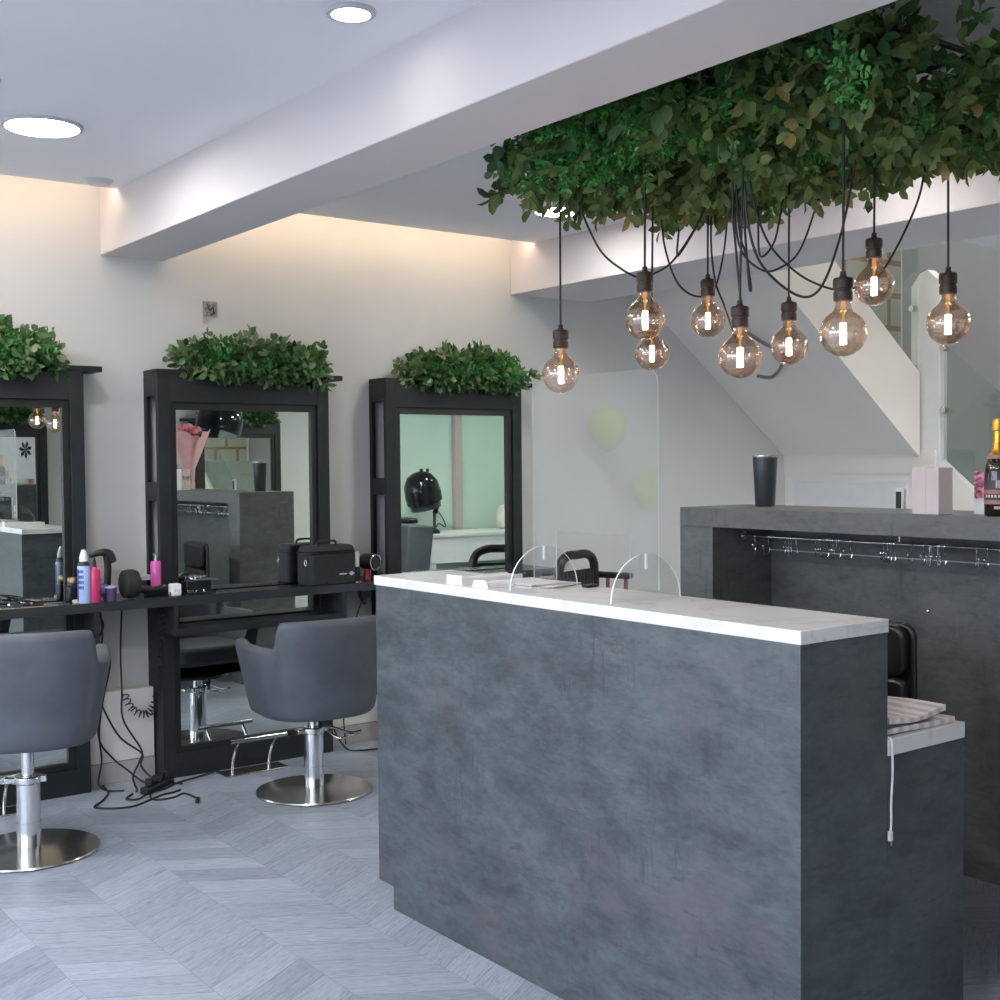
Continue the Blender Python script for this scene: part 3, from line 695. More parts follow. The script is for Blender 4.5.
# things standing on the counter
vz = CZ+.0005
vx, vy = 3.872, 3.360
t = thing('tapered_vase', 'dark grey tapered metal vase at the left of the coat counter top', 'vase', (vx, vy, vz))
MB().lathe([(0, 0), (.038, 0), (.040, .003), (.0505, .206), (.0490, .206), (.038, .010), (0, .010)], 40, (vx, vy, vz)).build('body', M['greyvase'], t)
MB().lathe([(.0501, .198), (.0510, .200), (.0510, .207), (.0490, .207), (.0490, .2065)], 40, (vx, vy, vz)).build('rim', M['steel'], t)
gx, gy = 3.673, 2.455
t = thing('gift_box', 'pale pink square card box standing on the coat counter', 'box', (gx, gy, vz))
mx = T(gx, gy, vz, -.10)
MB().box(-.036, .036, -.054, .054, 0, .158, mx).build('box', M['pinkcard'], t, bevel=.002)
MB().box(-.0376, -.0364, -.002, .054, .002, .157, mx).build('flap', M['pinkcard'], t)
fm = MB()
for k in range(8):
    xx = -.025+.05*rnd.random(); zz = .045+.06*rnd.random()
    fm.box(-.006, .006, -.0004, .0004, -.003, .003, mx @ T(xx, .0548, zz, 0, 0, k*.8)); fm.box(-.001, .001, -.0004, .0004, -.02, .0, mx @ T(xx, .0548, zz, 0, 0, .3*math.sin(k)))
fm.build('flower_print', M['wood'], t)
t = thing('flower_card', 'white card with pink flower print beside the champagne bottle', 'card', (3.77, 2.325, vz))
mx = T(3.77, 2.325, vz, .25)
MB().prism([(-.028, 0), (.028, 0), (.028, .145), (-.028, .145)], 'x', -.011, .011, mx).build('card_front', M['floral'], t)
MB().box(-.012, -.0111, -.0275, .0275, .002, .040, mx).build('card_base', M['white'], t)
t = thing('intercom', 'small white rimmed black device at the back of the coat counter', 'device', (3.95, 2.775, vz))
MB().box(3.94, 3.96, 2.755, 2.792, vz, vz+.082).build('case', M['white'], t, bevel=.004)
MB().box(3.9375, 3.9399, 2.765, 2.787, vz+.004, vz+.066).build('screen', M['black'], t)
bx_, by_, K = 3.693, 2.228, .93
t = thing('champagne_bottle', 'champagne bottle with gold foil neck standing on the coat counter', 'bottle', (bx_, by_, vz))
def KK(p): return [(r*K, z*K) for r, z in p]
MB().lathe(KK([(0, 0), (.040, 0), (.0445, .006), (.0445, .150), (.042, .172), (.034, .198), (.024, .218), (.0165, .236), (.0145, .27), (.0145, .30), (0, .30)]), 36, (bx_, by_, vz)).build('glass', M['bottle'], t)
MB().lathe(KK([(.0285, .212), (.0252, .218), (.0185, .236), (.0160, .27), (.0158, .296), (.0200, .299), (.0205, .312), (.0185, .316), (.0195, .324), (.0170, .336), (0, .340)]), 32, (bx_, by_, vz)).build('foil', M['gold'], t)
def ringlab(z0, z1, r, m, name):
    MB().lathe(KK([(r-.0003, z0), (r, z0), (r, z1), (r-.0003, z1)]), 36, (bx_, by_, vz)).build(name, m, t)
ringlab(.045, .125, .0450, M['lab1'], 'label'); ringlab(.078, .092, .0454, M['lab2'], 'copper_band'); ringlab(.042, .056, .0454, M['lab2'], 'copper_band')
ringlab(.200, .212, .0335, M['lab2'], 'neck_label')
lm = MB(); R_ = .0459*K
for k in range(11):
    a = math.radians(160+14*k); lm.box(-.0005, .0005, -.0030, .0030, -.0042, .0042, T(bx_+R_*math.cos(a), by_+R_*math.sin(a), vz+.065, a))
for k in range(5):
    a = math.radians(200+9*k); lm.box(-.0005, .0005, -.0026, .0026, -.0046, .0046, T(bx_+R_*math.cos(a), by_+R_*math.sin(a), vz+.028, a))
for a in (205, 212, 219, 226): lm.box(-.0005, .0005, -.0015, .0015, -.013, .013, T(bx_+R_*math.cos(math.radians(a)), by_+R_*math.sin(math.radians(a)), vz+.104, math.radians(a)))
lm.build('label_print', M['lab3'], t)
bqx, bqy = 3.92, 1.99
t = thing('bouquet', 'pink rose bouquet in pink paper standing on the coat counter, seen in the middle mirror', 'bouquet', (bqx, bqy, vz))
wr = MB(); n = 28; vs = []
for j, (r, z) in enumerate(((.045, 0), (.05, .16), (.11, .32), (.16, .44))):
    for k in range(n):
        a = 2*PI*k/n; rr = r*(1+.12*math.sin(a*5)*j/3); vs.append((bqx+rr*math.cos(a), bqy+rr*math.sin(a), vz+z+(.035*math.sin(a*3)+.02*math.sin(a*7) if j == 3 else 0)))
wr.add(vs, [(j*n+k, j*n+(k+1) % n, (j+1)*n+(k+1) % n, (j+1)*n+k) for j in range(3) for k in range(n)]+[tuple(range(n))[::-1]])
wr.build('wrapping', M['wrap'], t)
for k in range(11):
    a = k*2.4; rr = .085*math.sqrt(k/11); c_ = (bqx+rr*math.cos(a), bqy+rr*math.sin(a), vz+.465+.02*math.cos(k))
    q = MB(); q.ball(c_, .033, 7, .85)
    for r_, z_ in ((.036, .0), (.026, .014), (.015, .022)):
        for s_ in range(5):
            a2 = s_*2*PI/5+r_*60; q.ball((c_[0]+r_*.5*math.cos(a2), c_[1]+r_*.5*math.sin(a2), c_[2]+z_), .02, 4, .6)
    q.build('rose', M['rose'], t)

# ------------------------------------------------------------------ mirror stations
def station(label):
    a, b = 2.216, 3.131; yf, yw = 5.635, 5.813
    t = thing('mirror_station', label, 'mirror station', ((a+b)/2, YW, 0), 'charcoal framed mirror stations')
    f = MB()
    f.box(a, a+.062, yf, yf+.03, 0, 1.93); f.box(b-.062, b, yf, yf+.03, 0, 1.93)
    f.box(a+.062, b-.062, yf, yf+.03, 1.80, 1.93); f.box(a+.062, b-.062, yf, yf+.03, 0, .115)
    f.build('front_frame', M['frame'], t, bevel=.0015)
    for xa, xb in ((a, a+.022), (b-.022, b)):
        s = MB(); s.box(xa, xb, yw-.03, yw, 0, 1.93)
        for z0, z1 in ((0, .90), (1.33, 1.42), (1.83, 1.93)): s.box(xa, xb, yf+.0305, yw-.0305, z0, z1)
        s.build('side_frame', M['frame'], t, bevel=.001)
    i = MB(); i.box(a+.0625, a+.095, yf+.014, yf+.03, .1155, 1.7995); i.box(b-.095, b-.0625, yf+.014, yf+.03, .1155, 1.7995)
    i.box(a+.0955, b-.0955, yf+.014, yf+.03, 1.765, 1.7995); i.box(a+.0955, b-.0955, yf+.014, yf+.03, .1155, .145)
    i.build('inner_frame', M['frame_in'], t, bevel=.001)
    MB().box(a+.07, b-.07, yf+.0302, yf+.036, .12, 1.79).build('mirror', M['mirror'], t)
    MB().box(a+.07, b-.07, yf+.0365, yf+.045, .12, 1.79).build('backing', M['black'], t)
    MB().box(a+.0, b+.092, yf+.012, yw, 1.931, 1.957).build('top_board', M['frame'], t, bevel=.0015)
    s = MB(); s.box(a, b, 5.476, yf-.001, .705, .740)
    s.box(a, a+.022, 5.478, yf-.001, .7405, .8455); s.box(b-.022, b, 5.478, yf-.001, .7405, .8455)
    s.build('shelf_box', M['frame'], t, bevel=.0015)
    return t
SX = 2.6735; PIT = 1.263
s2 = station('middle charcoal mirror station with greenery on top and grey chair in front')
s1 = dup(s2, (SX-PIT, YW, 0), 0, 'charcoal mirror station at the left edge of the photo')
s3 = dup(s2, (SX+PIT, YW, 0), 0, 'rightmost charcoal mirror station reflecting the mint green wall')
for x, lab in ((5.342, 'charcoal mirror station on the opposite wall seen inside the middle mirror'), (3.0, 'charcoal mirror station on the opposite wall seen inside the left mirror')):
    dup(s2, (x, YO, 0), PI, lab)
wt = MB()
wt.box(.50, 4.52, 5.475, 5.634, .846, .888)
for a, b in ((1.870, 2.2145), (3.1325, 3.477), (4.40, 4.52)): wt.box(a, b, 5.634, 5.813, .846, .888)
tag(wt.build('worktop', simple('dark_gloss_worktop', (.034, .037, .038), .22, var=.2, scale=6)), 'long dark worktop ledge running in front of the three mirrors', 'worktop')

def topgarland(cx, label, seed, w=.70):
    rnd.seed(seed)
    t = thing('mirror_garland', label, 'garland', (cx, 5.70, 1.957), 'greenery on top of the mirror stations')
    g_, b_ = MB(), MB(); g_.tone = []; b_.tone = []
    for i in range(250):
        u = rnd.uniform(-.5, .5); x = cx+u*w
        e = max(0, 1-(abs(u)*2)**3)
        y = 5.70+rnd.gauss(0, .05); y = min(5.77, max(5.60, y))
        z = 1.965+rnd.random()*(.03+.08*e)
        d = Vector((u*1.3, -.55 if rnd.random() < .6 else .1, .75 if rnd.random() < .6 else -.35))+rv()*.55
        spray(g_, Vector((x, y, z)), d, rnd.randint(1, 3), rnd.uniform(.042, .062), rnd.uniform(.024, .034), .028, rnd.uniform(.2, .95))
    for i in range(38):
        u = rnd.uniform(-.46, .46); x = cx+u*w; z = 1.97+rnd.random()*.08
        for k in range(4):
            spray(b_, Vector((x, 5.66+rnd.uniform(-.05, .04), z)), Vector((0, -.9, .1))+rv()*.9, 5, .021, .010, .014, rnd.uniform(.2, .8), .2)
    # drooping front fringe
    for i in range(60):
        x = cx+rnd.uniform(-.46, .40)*w
        spray(g_, Vector((x, 5.625, 1.965+rnd.uniform(-.005, .03))), Vector((rnd.gauss(0, .3), -.55, -.55)), 2, rnd.uniform(.04, .058), .03, .028, rnd.uniform(.05, .6))
    for q in (g_, b_):
        q.v = [(p[0], min(p[1], 5.812), p[2]) for p in q.v]
        q.v = [(p[0], (min(p[1], 5.630) if p[2] < 1.958 else p[1]), p[2]) for p in q.v]
    g_.build('broad_foliage', leafG2, t, angle=180); b_.build('boxwood_foliage', BOX, t, angle=180)
    MB().box(cx-.33, cx+.33, 5.66, 5.75, 1.9575, 1.972).build('base_strip', M['black'], t)
    return t
leafG2 = leafmat('station_leaf', [(0, (.035, .085, .026)), (.45, (.085, .19, .06)), (.8, (.17, .27, .10)), (1, (.26, .30, .16))])
topgarland(SX+.055, 'bushy artificial greenery on top of the middle mirror station', 21)
topgarland(SX-PIT-.03, 'bushy artificial greenery on top of the left edge mirror station', 22)
g3 = topgarland(SX+PIT+.10, 'bushy artificial greenery on top of the rightmost mirror station', 23)
dup(g3, (5.342, YO+.115, 1.957), PI, 'artificial greenery on the opposite mirror station, seen inside the middle mirror')
dup(g3, (3.0, YO+.115, 1.957), PI, 'artificial greenery on the opposite mirror station, seen inside the left mirror')

# ------------------------------------------------------------------ styling chairs
def styling_chair(label):
    t = thing('styling_chair', label, 'chair', (0, 0, 0), 'grey salon tub chairs')
    path = []
    A, B, yc = .318, .285, -.03
    raw = []
    for k in range(9): raw.append((-A+.012*(1-k/8)**2, .17-(.17-yc)*k/8))
    for k in range(1, 120):
        th = PI+PI*k/120; cx_, sy_ = math.cos(th), math.sin(th)
        raw.append((A*math.copysign(abs(cx_)**.82, cx_), yc+B*math.copysign(abs(sy_)**.82, sy_)))
    for k in range(9): raw.append((A-.012*(k/8)**2, yc+(.17-yc)*k/8))
    L_ = [0]
    for p, q in zip(raw, raw[1:]): L_.append(L_[-1]+math.hypot(q[0]-p[0], q[1]-p[1]))
    j = 0
    for k in range(111):
        d = L_[-1]*k/110
        while j < len(raw)-2 and L_[j+1] < d: j += 1
        f_ = (d-L_[j])/max(1e-9, L_[j+1]-L_[j]); path.append((raw[j][0]+(raw[j+1][0]-raw[j][0])*f_, raw[j][1]+(raw[j+1][1]-raw[j][1])*f_))
    n = len(path); zb = .372
    def nrm(i):
        a = Vector(path[max(i-1, 0)]); b = Vector(path[min(i+1, n-1)]); d = (b-a).normalized(); return Vector((-d.y, d.x))
    sh = MB(); rows = 0; vs = []
    for i, (x, y) in enumerate(path):
        s_ = min(1, max(0, (-.192-y)/.026)); s_ = s_*s_*(3-2*s_)
        top = .696+.116*s_+.08*max(0, -y-.21)+.012*max(0, (y-.1)/.07)
        nn = nrm(i); th = .062
        prof = []
        for v in (0, .015, .05, .12, .28, .5, .75, .93):
            sc_ = {0: .755, .015: .785, .05: .815}.get(v, .82+.18*min(1, (v-.05)/.9))
            prof.append((0, zb+(top-zb)*v, sc_))
        prof += [(.006, top-.006, 1.0), (.018, top, 1.0), (th-.018, top, 1.0), (th-.006, top-.006, 1.0), (th, top-.03, 1.0), (th, zb+.12, .84), (th, zb+.05, .8)]
        rows = len(prof)
        for off, z, sc_ in prof:
            px_, py_ = x*sc_, (y+.03)*sc_-.03
            vs.append((px_+nn.x*off, py_+nn.y*off, z))
    fs = []
    for i in range(n-1):
        for j in range(rows-1): fs.append((i*rows+j, (i+1)*rows+j, (i+1)*rows+j+1, i*rows+j+1))
    fs.append(tuple(range(rows))); fs.append(tuple((n-1)*rows+j for j in range(rows))[::-1])
    fs.append(tuple(i*rows for i in range(n))); fs.append(tuple(i*rows+rows-1 for i in range(n))[::-1])
    sh.add(vs, fs); sh.build('shell', M['chair'], t, fixn=True, angle=60)
    pts = []
    for k in range(28):
        a = 2*PI*k/28; pts.append((.212*math.copysign(abs(math.cos(a))**.45, math.cos(a)), .015+.205*math.copysign(abs(math.sin(a))**.45, math.sin(a))))
    MB().prism(pts, 'z', .44, .54).build('seat', M['chair'], t, bevel=.02, seg=3)
    MB().lathe([(0, .347), (.10, .347), (.16, .357), (.16, .3715), (0, .3715)], 30).build('seat_plate', M['black'], t)
    MB().lathe([(0, 0), (.258, 0), (.265, .006), (.262, .012), (.10, .020), (.052, .026), (0, .026)], 64).build('base', M['steel'], t)
    MB().lathe([(.0465, .0265), (.0465, .12), (.045, .1205), (.045, .268), (.040, .274), (0, .276), (0, .0265)], 40).build('column', M['chrome'], t)
    MB().lathe([(0, .12), (.024, .12), (.024, .3465), (0, .3465)], 28).build('piston', M['chrome'], t)
    p = MB(); p.lathe([(.047, .270), (.052, .274), (.052, .296), (.047, .300), (.0265, .300), (.0265, .270)], 30)
    p.box(-.085, -.045, -.02, .02, .275, .295); p.box(.045, .07, -.016, .016, .272, .298)
    p.build('collar', M['chrome'], t, bevel=.003)
    MB().tube(smooth([(.05, -.01, .294), (.10, -.02, .280), (.15, -.035, .258), (.185, -.045, .252), (.22, -.05, .258)], 6), .008, 10).build('pump_lever', M['chrome'], t)
    MB().tube(smooth([(.06, .0, .282), (.09, -.06, .246), (.13, -.075, .244), (.185, -.045, .246)], 6), .006, 10).build('pump_lever', M['chrome'], t)
    return t
c2 = styling_chair('grey tub styling chair in front of the middle mirror')
c2.location = (2.682, 5.01, 0); c2.rotation_euler = (0, 0, math.radians(-3))
c1 = dup(c2, (1.385, 4.92, 0), math.radians(-21), 'grey tub styling chair cut off by the left edge of the photo')
for ch in c1.children:                     # this one is pumped a little higher
    if ch.name.split('.')[0] in ('shell', 'seat', 'seat_plate', 'piston'): ch.location.z += .068
    if ch.name.startswith('pump_lever'): ch.rotation_euler = (0, 0, math.radians(150))
# footrests standing before the mirrors
def footrest(x, label):
    t = thing('footrest', label, 'footrest', (x, 5.53, 0), 'steel footrests before the mirrors')
    MB().box(x-.165, x+.165, 5.475, 5.60, 0, .008).build('base_plate', M['steel'], t, bevel=.003)
    MB().cyl((x-.15, 5.47, .172), (x+.15, 5.47, .172), .0115, n=16).build('foot_bar', M['chrome'], t)
    for s_ in (-.10, .095):
        MB().tube(smooth([(x+s_, 5.56, .008), (x+s_, 5.55, .06), (x+s_, 5.52, .12), (x+s_, 5.472, .165)], 6), .009, 10).build('leg', M['chrome'], t)
    return t
footrest(2.63, 'steel footrest bar on the floor before the middle mirror')
footrest(2.63-PIT, 'steel footrest bar on the floor before the left edge mirror')

# ------------------------------------------------------------------ items on the worktop
wz = .8885
def boxthing(name, label, cat, x0, x1, y0, y1, z0, z1, mat, bev=.003, group=None):
    o = MB().box(x0, x1, y0, y1, z0, z1).build(name, mat, bevel=bev); return tag(o, label, cat, group)
boxthing('tool_mat', 'beige paper mat under hair clips on the worktop at the left edge', 'mat', 1.38, 1.69, 5.485, 5.61, wz, wz+.002, M['tan'], 0)
def hairclip(x, y, z, rz, label):
    t = thing('hair_clip', label, 'hair clip', (x, y, z), 'hair clips on the mat')
    m = T(x, y, z, rz); a = MB()
    a.prism([(-.045, .002), (.04, .001), (.045, .006), (.0, .012), (-.045, .010)], 'y', -.008, .008, m)
    a.build('lower_jaw', M['black'], t, bevel=.001)
    a = MB(); a.prism([(-.05, .026), (-.01, .018), (.045, .008), (.045, .011), (.0, .024), (-.05, .032)], 'y', -.007, .007, m); a.build('upper_jaw', M['black'], t, bevel=.001)
    MB().cyl(m @ Vector((-.008, -.01, .014)), m @ Vector((-.008, .01, .014)), .005, n=10).build('hinge', M['chrome'], t)
hairclip(1.455, 5.56, wz+.002, .4, 'black hair clip furthest left on the beige mat')
hairclip(1.50, 5.52, wz+.002, -.5, 'black hair clip second from the left on the beige mat')
hairclip(1.565, 5.56, wz+.002, .9, 'black hair clip third from the left on the beige mat')
hairclip(1.59, 5.515, wz+.002, -.1, 'black hair clip furthest right on the beige mat')
t = thing('scissors', 'silver scissors lying beside the hair clips on the worktop', 'scissors', (1.655, 5.55, wz))
a = MB(); a.prism([(-.07, -.004), (.07, -.002), (.072, .002), (-.07, .005)], 'z', wz+.0025, wz+.0055, T(1.66, 5.55, 0, .25)); a.build('blade', M['chrome'], t)
a = MB(); a.prism([(-.07, -.004), (.07, -.002), (.072, .002), (-.07, .005)], 'z', wz+.0058, wz+.0088, T(1.66, 5.55, 0, -.1)); a.build('blade', M['chrome'], t)
for dx, dy in ((1.586, 5.532), (1.588, 5.562)):
    MB().tube([(dx+.012*math.cos(k*PI/8), dy+.010*math.sin(k*PI/8), wz+.006) for k in range(16)], .0028, 6, True).build('handle', M['chrome'], t)
t = thing('comb', 'pale metal comb lying before the dark perfume bottle', 'comb', (1.70, 5.515, wz))
a = MB(); a.box(-.06, .06, .006, .016, 0, .004, T(1.69, 5.512, wz, .15))
for k in range(22): a.box(-.058+.0053*k, -.0555+.0053*k, -.014, .006, .0005, .0035, T(1.69, 5.512, wz, .15))
a.build('teeth', M['chrome'], t)
t = thing('perfume_bottle', 'dark square bottle with bronze cap beside the blue can', 'bottle', (1.795, 5.59, wz))
MB().box(1.765, 1.822, 5.572, 5.622, wz, wz+.068).build('body', M['black'], t, bevel=.006)
MB().box(1.77, 1.817, 5.577, 5.617, wz+.0705, wz+.082).build('shoulder', M['greyvase'], t, bevel=.003)
MB().lathe([(0, .0825), (.026, .0825), (.027, .086), (.027, .106), (.024, .11), (0, .11)], 24, (1.794, 5.597, wz)).build('cap', M['copper'], t)
o = MB().lathe([(0, 0), (.020, 0), (.021, .003), (.021, .011), (.018, .014), (0, .014)], 24, (1.788, 5.535, wz)).build('small_lid', M['cream']); tag(o, 'small cream lid lying before the pale blue can', 'lid')
t = thing('spray_can', 'tall pale blue spray can with white cap on the worktop', 'spray can', (1.812, 5.525, wz))
MB().lathe([(0, 0), (.0265, 0), (.028, .004), (.028, .160), (.024, .172), (.018, .178), (0, .178)], 30, (1.812, 5.510, wz)).build('can', M['bluecan'], t)
MB().lathe([(.0262, .1665), (.0262, .172), (.020, .186), (0, .186), (0, .18), (.017, .178)], 26, (1.812, 5.510, wz)).build('collar', M['black'], t)
MB().lathe([(0, .1865), (.019, .1865), (.019, .205), (.012, .228), (.008, .238), (0, .239)], 24, (1.812, 5.510, wz)).build('cap', M['white'], t)
a = MB()
for r_ in range(4):
    for k in range(4):
        an = math.radians(205+13*k); a.box(-.0006, .0006, -.0022, .0022, -.007, .007, T(1.812+.0284*math.cos(an), 5.510+.0284*math.sin(an), wz+.07+.024*r_, an))
for k in range(7):
    an = math.radians(165+5*k); a.box(-.0005, .0005, -.0013, .0013, -.072, .072, T(1.812+.0282*math.cos(an), 5.510+.0282*math.sin(an), wz+.082, an))
a.build('print', M['navycan'], t)
t = thing('styling_bottle', 'hot pink bottle with black nozzle beside the pale blue can', 'bottle', (1.858, 5.505, wz))
MB().lathe([(0, 0), (.0235, 0), (.025, .004), (.025, .135), (.021, .152), (.012, .160), (0, .160)], 30, (1.858, 5.505, wz)).build('body', M['pinkm'], t)
MB().lathe([(0, .1605), (.0085, .1605), (.0075, .185), (.004, .200), (0, .2)], 18, (1.858, 5.505, wz)).build('nozzle', M['black'], t)
t = thing('upright_hair_dryer', 'black hair dryer standing upright behind the hot pink bottle', 'hair dryer', (1.945, 5.60, wz))
MB().tube(smooth([(1.945, 5.60, wz), (1.948, 5.60, wz+.07), (1.952, 5.60, wz+.15), (1.945, 5.60, wz+.21)], 6), [.016]*19, 16).build('handle', M['black'], t)
MB().tube(smooth([(1.972, 5.60, wz+.165), (1.955, 5.60, wz+.205), (1.92, 5.60, wz+.215), (1.87, 5.60, wz+.20)], 6), [.014]+[.024]*6+[.022-.0012*k for k in range(12)], 18).build('barrel', M['black'], t)
t = thing('purple_cup', 'small purple tinted cup with lilac lid on the worktop', 'cup', (1.935, 5.515, wz))
MB().lathe([(0, 0), (.021, 0), (.026, .058), (.024, .058), (.020, .004), (0, .004)], 24, (1.935, 5.515, wz)).build('cup', M['purple'], t)
MB().lathe([(0, .0585), (.0275, .0585), (.0275, .062), (.020, .066), (.008, .070), (0, .071)], 24, (1.935, 5.515, wz)).build('lid', M['lilac'], t)
q = MB(); q.ball((1.925, 5.585, wz+.042), .033, 10); tag(q.build('sponge', M['bluefluff']), 'round blue sponge behind the purple cup', 'sponge')
o = MB().box(1.925, 1.99, 5.565, 5.62, wz, wz+.0005).build('x', M['black']) if False else None
t = thing('hair_dryer', 'black hair dryer lying on its side between the two left mirrors', 'hair dryer', (2.03, 5.545, wz))
m = T(2.035, 5.545, wz+.068, 0, 0, PI/2)
MB().lathe([(0, -.036), (.056, -.036), (.064, -.03), (.067, -.01), (.067, .012), (.061, .030), (.045, .038), (0, .038)], 32, M4=m).build('drum', M['blackfab'], t)
MB().tube(smooth([(2.062, 5.545, wz+.06), (2.09, 5.545, wz+.040), (2.14, 5.545, wz+.034), (2.18, 5.545, wz+.038), (2.205, 5.54, wz+.046)], 6), [.022]*6+[.019]*6+[.014]*13, 14).build('handle', M['black'], t)
a = MB(); a.box(2.008, 2.014, 5.472, 5.4745, wz+.004, wz+.009); a.box(2.03, 2.036, 5.473, 5.476, wz+.004, wz+.009)
a.build('contact', M['chrome'], t)
t = thing('white_switch_box', 'white plastic box with grey trunking on the wall behind the lying hair dryer', 'box', (2.10, 5.75, wz))
MB().box(2.085, 2.135, 5.735, 5.80, wz, wz+.115).build('box', M['white'], t, bevel=.006)
MB().box(2.1355, 2.21, 5.745, 5.80, wz+.06, wz+.085).build('trunking', M['lightrim'], t, bevel=.003)
boxthing('black_case', 'low glossy black case under the orchid pink spray bottle', 'case', 2.135, 2.210, 5.585, 5.645, wz, wz+.034, M['black'], .003)
wb = wz+.0345
t = thing('spray_bottle', 'orchid pink spray bottle with chrome pump on the worktop', 'bottle', (2.185, 5.615, wb))
MB().lathe([(0, 0), (.024, 0), (0.025, .004), (0.025, .118), (.022, .126), (.01, .128), (0, .128)], 30, (2.185, 5.615, wb)).build('body', M['pinkl'], t)
a = MB(); a.lathe([(0, .1285), (.009, .1285), (.009, .145), (.004, .147), (.004, .162), (0, .162)], 16, (2.185, 5.615, wb)); a.tube(smooth([(2.185, 5.615, wb+.16), (2.178, 5.59, wb+.168), (2.163, 5.575, wb+.166), (2.155, 5.568, wb+.155)], 4), .0035, 8)
a.build('pump', M['chrome'], t)
t = thing('white_card_box', 'small white box with small red mark beside the lying hair dryer handle', 'box', (2.235, 5.52, wz))
MB().box(2.215, 2.262, 5.495, 5.545, wz, wz+.058).build('box', M['white'], t, bevel=.006)
MB().box(2.2125, 2.2145, 5.505, 5.525, wz+.006, wz+.02).build('red_edge', M['red'], t)
a = MB()
for k in range(3): a.box(2.228+.009*k, 2.233+.009*k, 5.4942, 5.4949, wz+.018, wz+.034)
a.build('print', M['lightrim'], t)
t = thing('tool_stand', 'black tool stand with chrome clips before the middle mirror', 'stand', (2.37, 5.56, wz))
MB().box(2.305, 2.445, 5.51, 5.615, wz, wz+.008).box(2.305, 2.43, 5.54, 5.61, wz+.008, wz+.060).build('stand', M['black'], t, bevel=.004)
MB().box(2.34, 2.465, 5.52, 5.612, wz+.0605, wz+.066).build('tray', M['greyvase'], t, bevel=.002)
for k, (x, y) in enumerate(((2.325, 5.56), (2.352, 5.545), (2.37, 5.565), (2.392, 5.55), (2.34, 5.575))):
    m = T(x, y, wz+.0665, k*1.1)
    MB().prism([(-.02, 0), (.02, 0), (.018, .008), (-.004, .016), (-.02, .018)], 'y', -.004, .004, m).build('clip', M['chrome'], t, bevel=.001)
for k, (x, y) in enumerate(((2.318, 5.525), (2.352, 5.522), (2.385, 5.525))):
    MB().box(-.016, .016, -.004, .004, 0, .012, T(x, y, wz+.0085, k*.6)).build('clip', M['chrome'], t, bevel=.002)
def toolbag(x0, x1, y0, y1, h, label, logo):
    cx, cy = (x0+x1)/2, (y0+y1)/2
    t = thing('tool_bag', label, 'bag', (cx, cy, wz))
    def rr(z0, z1, g):
        p = []
        r = .03
        for (qx, qy, a0) in ((x1-r+g, y1-r+g, 0), (x0+r-g, y1-r+g, 90), (x0+r-g, y0+r-g, 180), (x1-r+g, y0+r-g, 270)):
            for k in range(6):
                a = math.radians(a0+18*k); p.append((qx+r*math.cos(a), qy+r*math.sin(a)))
        return MB().prism(p, 'z', z0, z1)
    rr(wz, wz+h*.80, 0).build('body', M['blackfab'], t, bevel=.006)
    rr(wz+h*.805, wz+h*.825, .003).build('zip', M['black'], t)
    l = rr(wz+h*.83, wz+h*1.0, .001); l.v = [(cx+(p[0]-cx)*(.9 if p[2] > wz+h*.95 else 1), cy+(p[1]-cy)*(.82 if p[2] > wz+h*.95 else 1), p[2]) for p in l.v]
    l.build('lid', M['blackfab'], t, bevel=.01, seg=3)
    MB().tube(smooth([(cx-.055, cy, wz+h*1.0), (cx-.048, cy, wz+h+.018), (cx, cy, wz+h+.022), (cx+.048, cy, wz+h+.018), (cx+.055, cy, wz+h*1.0)], 6), .006, 10).build('handle', M['black'], t)
    MB().tube([(x0-.003, y0+.035+.011*math.cos(k*PI/8), wz+h*.58+.014*math.sin(k*PI/8)) for k in range(16)], .0028, 6, True).build('ring', M['chrome'], t)
    MB().box(x0-.004, x0-.0003, y0+.028, y0+.042, wz+h*.64, wz+h*.72).build('strap_tab', M['black'], t)
    if logo:
        a = MB(); a.box(x1-.105, x1-.062, y0-.0014, y0-.0002, wz+.048, wz+.055)
        a.prism([(x1-.052, wz+.052), (x1-.035, wz+.064), (x1-.018, wz+.052), (x1-.035, wz+.040)], 'y', y0-.0014, y0-.0002)
        a.build('logo', M['lightrim'], t)
toolbag(2.925, 3.20, 5.480, 5.630, .198, 'black tool bag with handle and small white logo on the worktop', True)
t = thing('white_pot', 'white pot on a black base right of the black tool bags', 'pot', (3.245, 5.60, wz))
MB().lathe([(0, 0), (.036, 0), (.036, .074), (0, .074)], 26, (3.245, 5.60, wz)).build('base', M['black'], t, bevel=.004)
MB().lathe([(0, .0745), (.030, .0745), (.032, .080), (.032, .145), (.028, .152), (0, .152)], 28, (3.245, 5.60, wz)).build('pot', M['white'], t)
o = MB().lathe([(0, 0), (.024, 0), (.024, .006), (0, .006)], 20, (3.22, 5.515, wz)).build('coin_dish', M['steel']); tag(o, 'small flat steel dish before the white pot', 'dish')
t = thing('red_black_dryer', 'black hair dryer with chrome ring and red grip at the desk corner', 'hair dryer', (3.335, 5.58, wz))
MB().lathe([(0, -.05), (.036, -.05), (.043, -.03), (.043, .02), (.036, .05), (0, .05)], 24, M4=T(3.335, 5.58, wz+.095, .3, PI/2)).build('barrel', M['black'], t)
MB().tube([(3.335+.040*math.cos(k*PI/10)*math.cos(.3), 5.525+.012*math.cos(k*PI/10), wz+.095+.040*math.sin(k*PI/10)) for k in range(20)], .004, 6, True).build('ring', M['chrome'], t)
MB().tube([(3.325, 5.59, wz+.06), (3.315, 5.585, wz)], [.017, .019], 14).build('grip', M['red'], t)
t = thing('hanging_plug', 'black plug and cord hanging under the worktop beside the desk corner', 'plug', (3.33, 5.66, .80))
MB().prism([(3.305, .845), (3.375, .845), (3.365, .80), (3.34, .75), (3.315, .80)], 'y', 5.64, 5.68).build('plug', M['black'], t, bevel=.004)
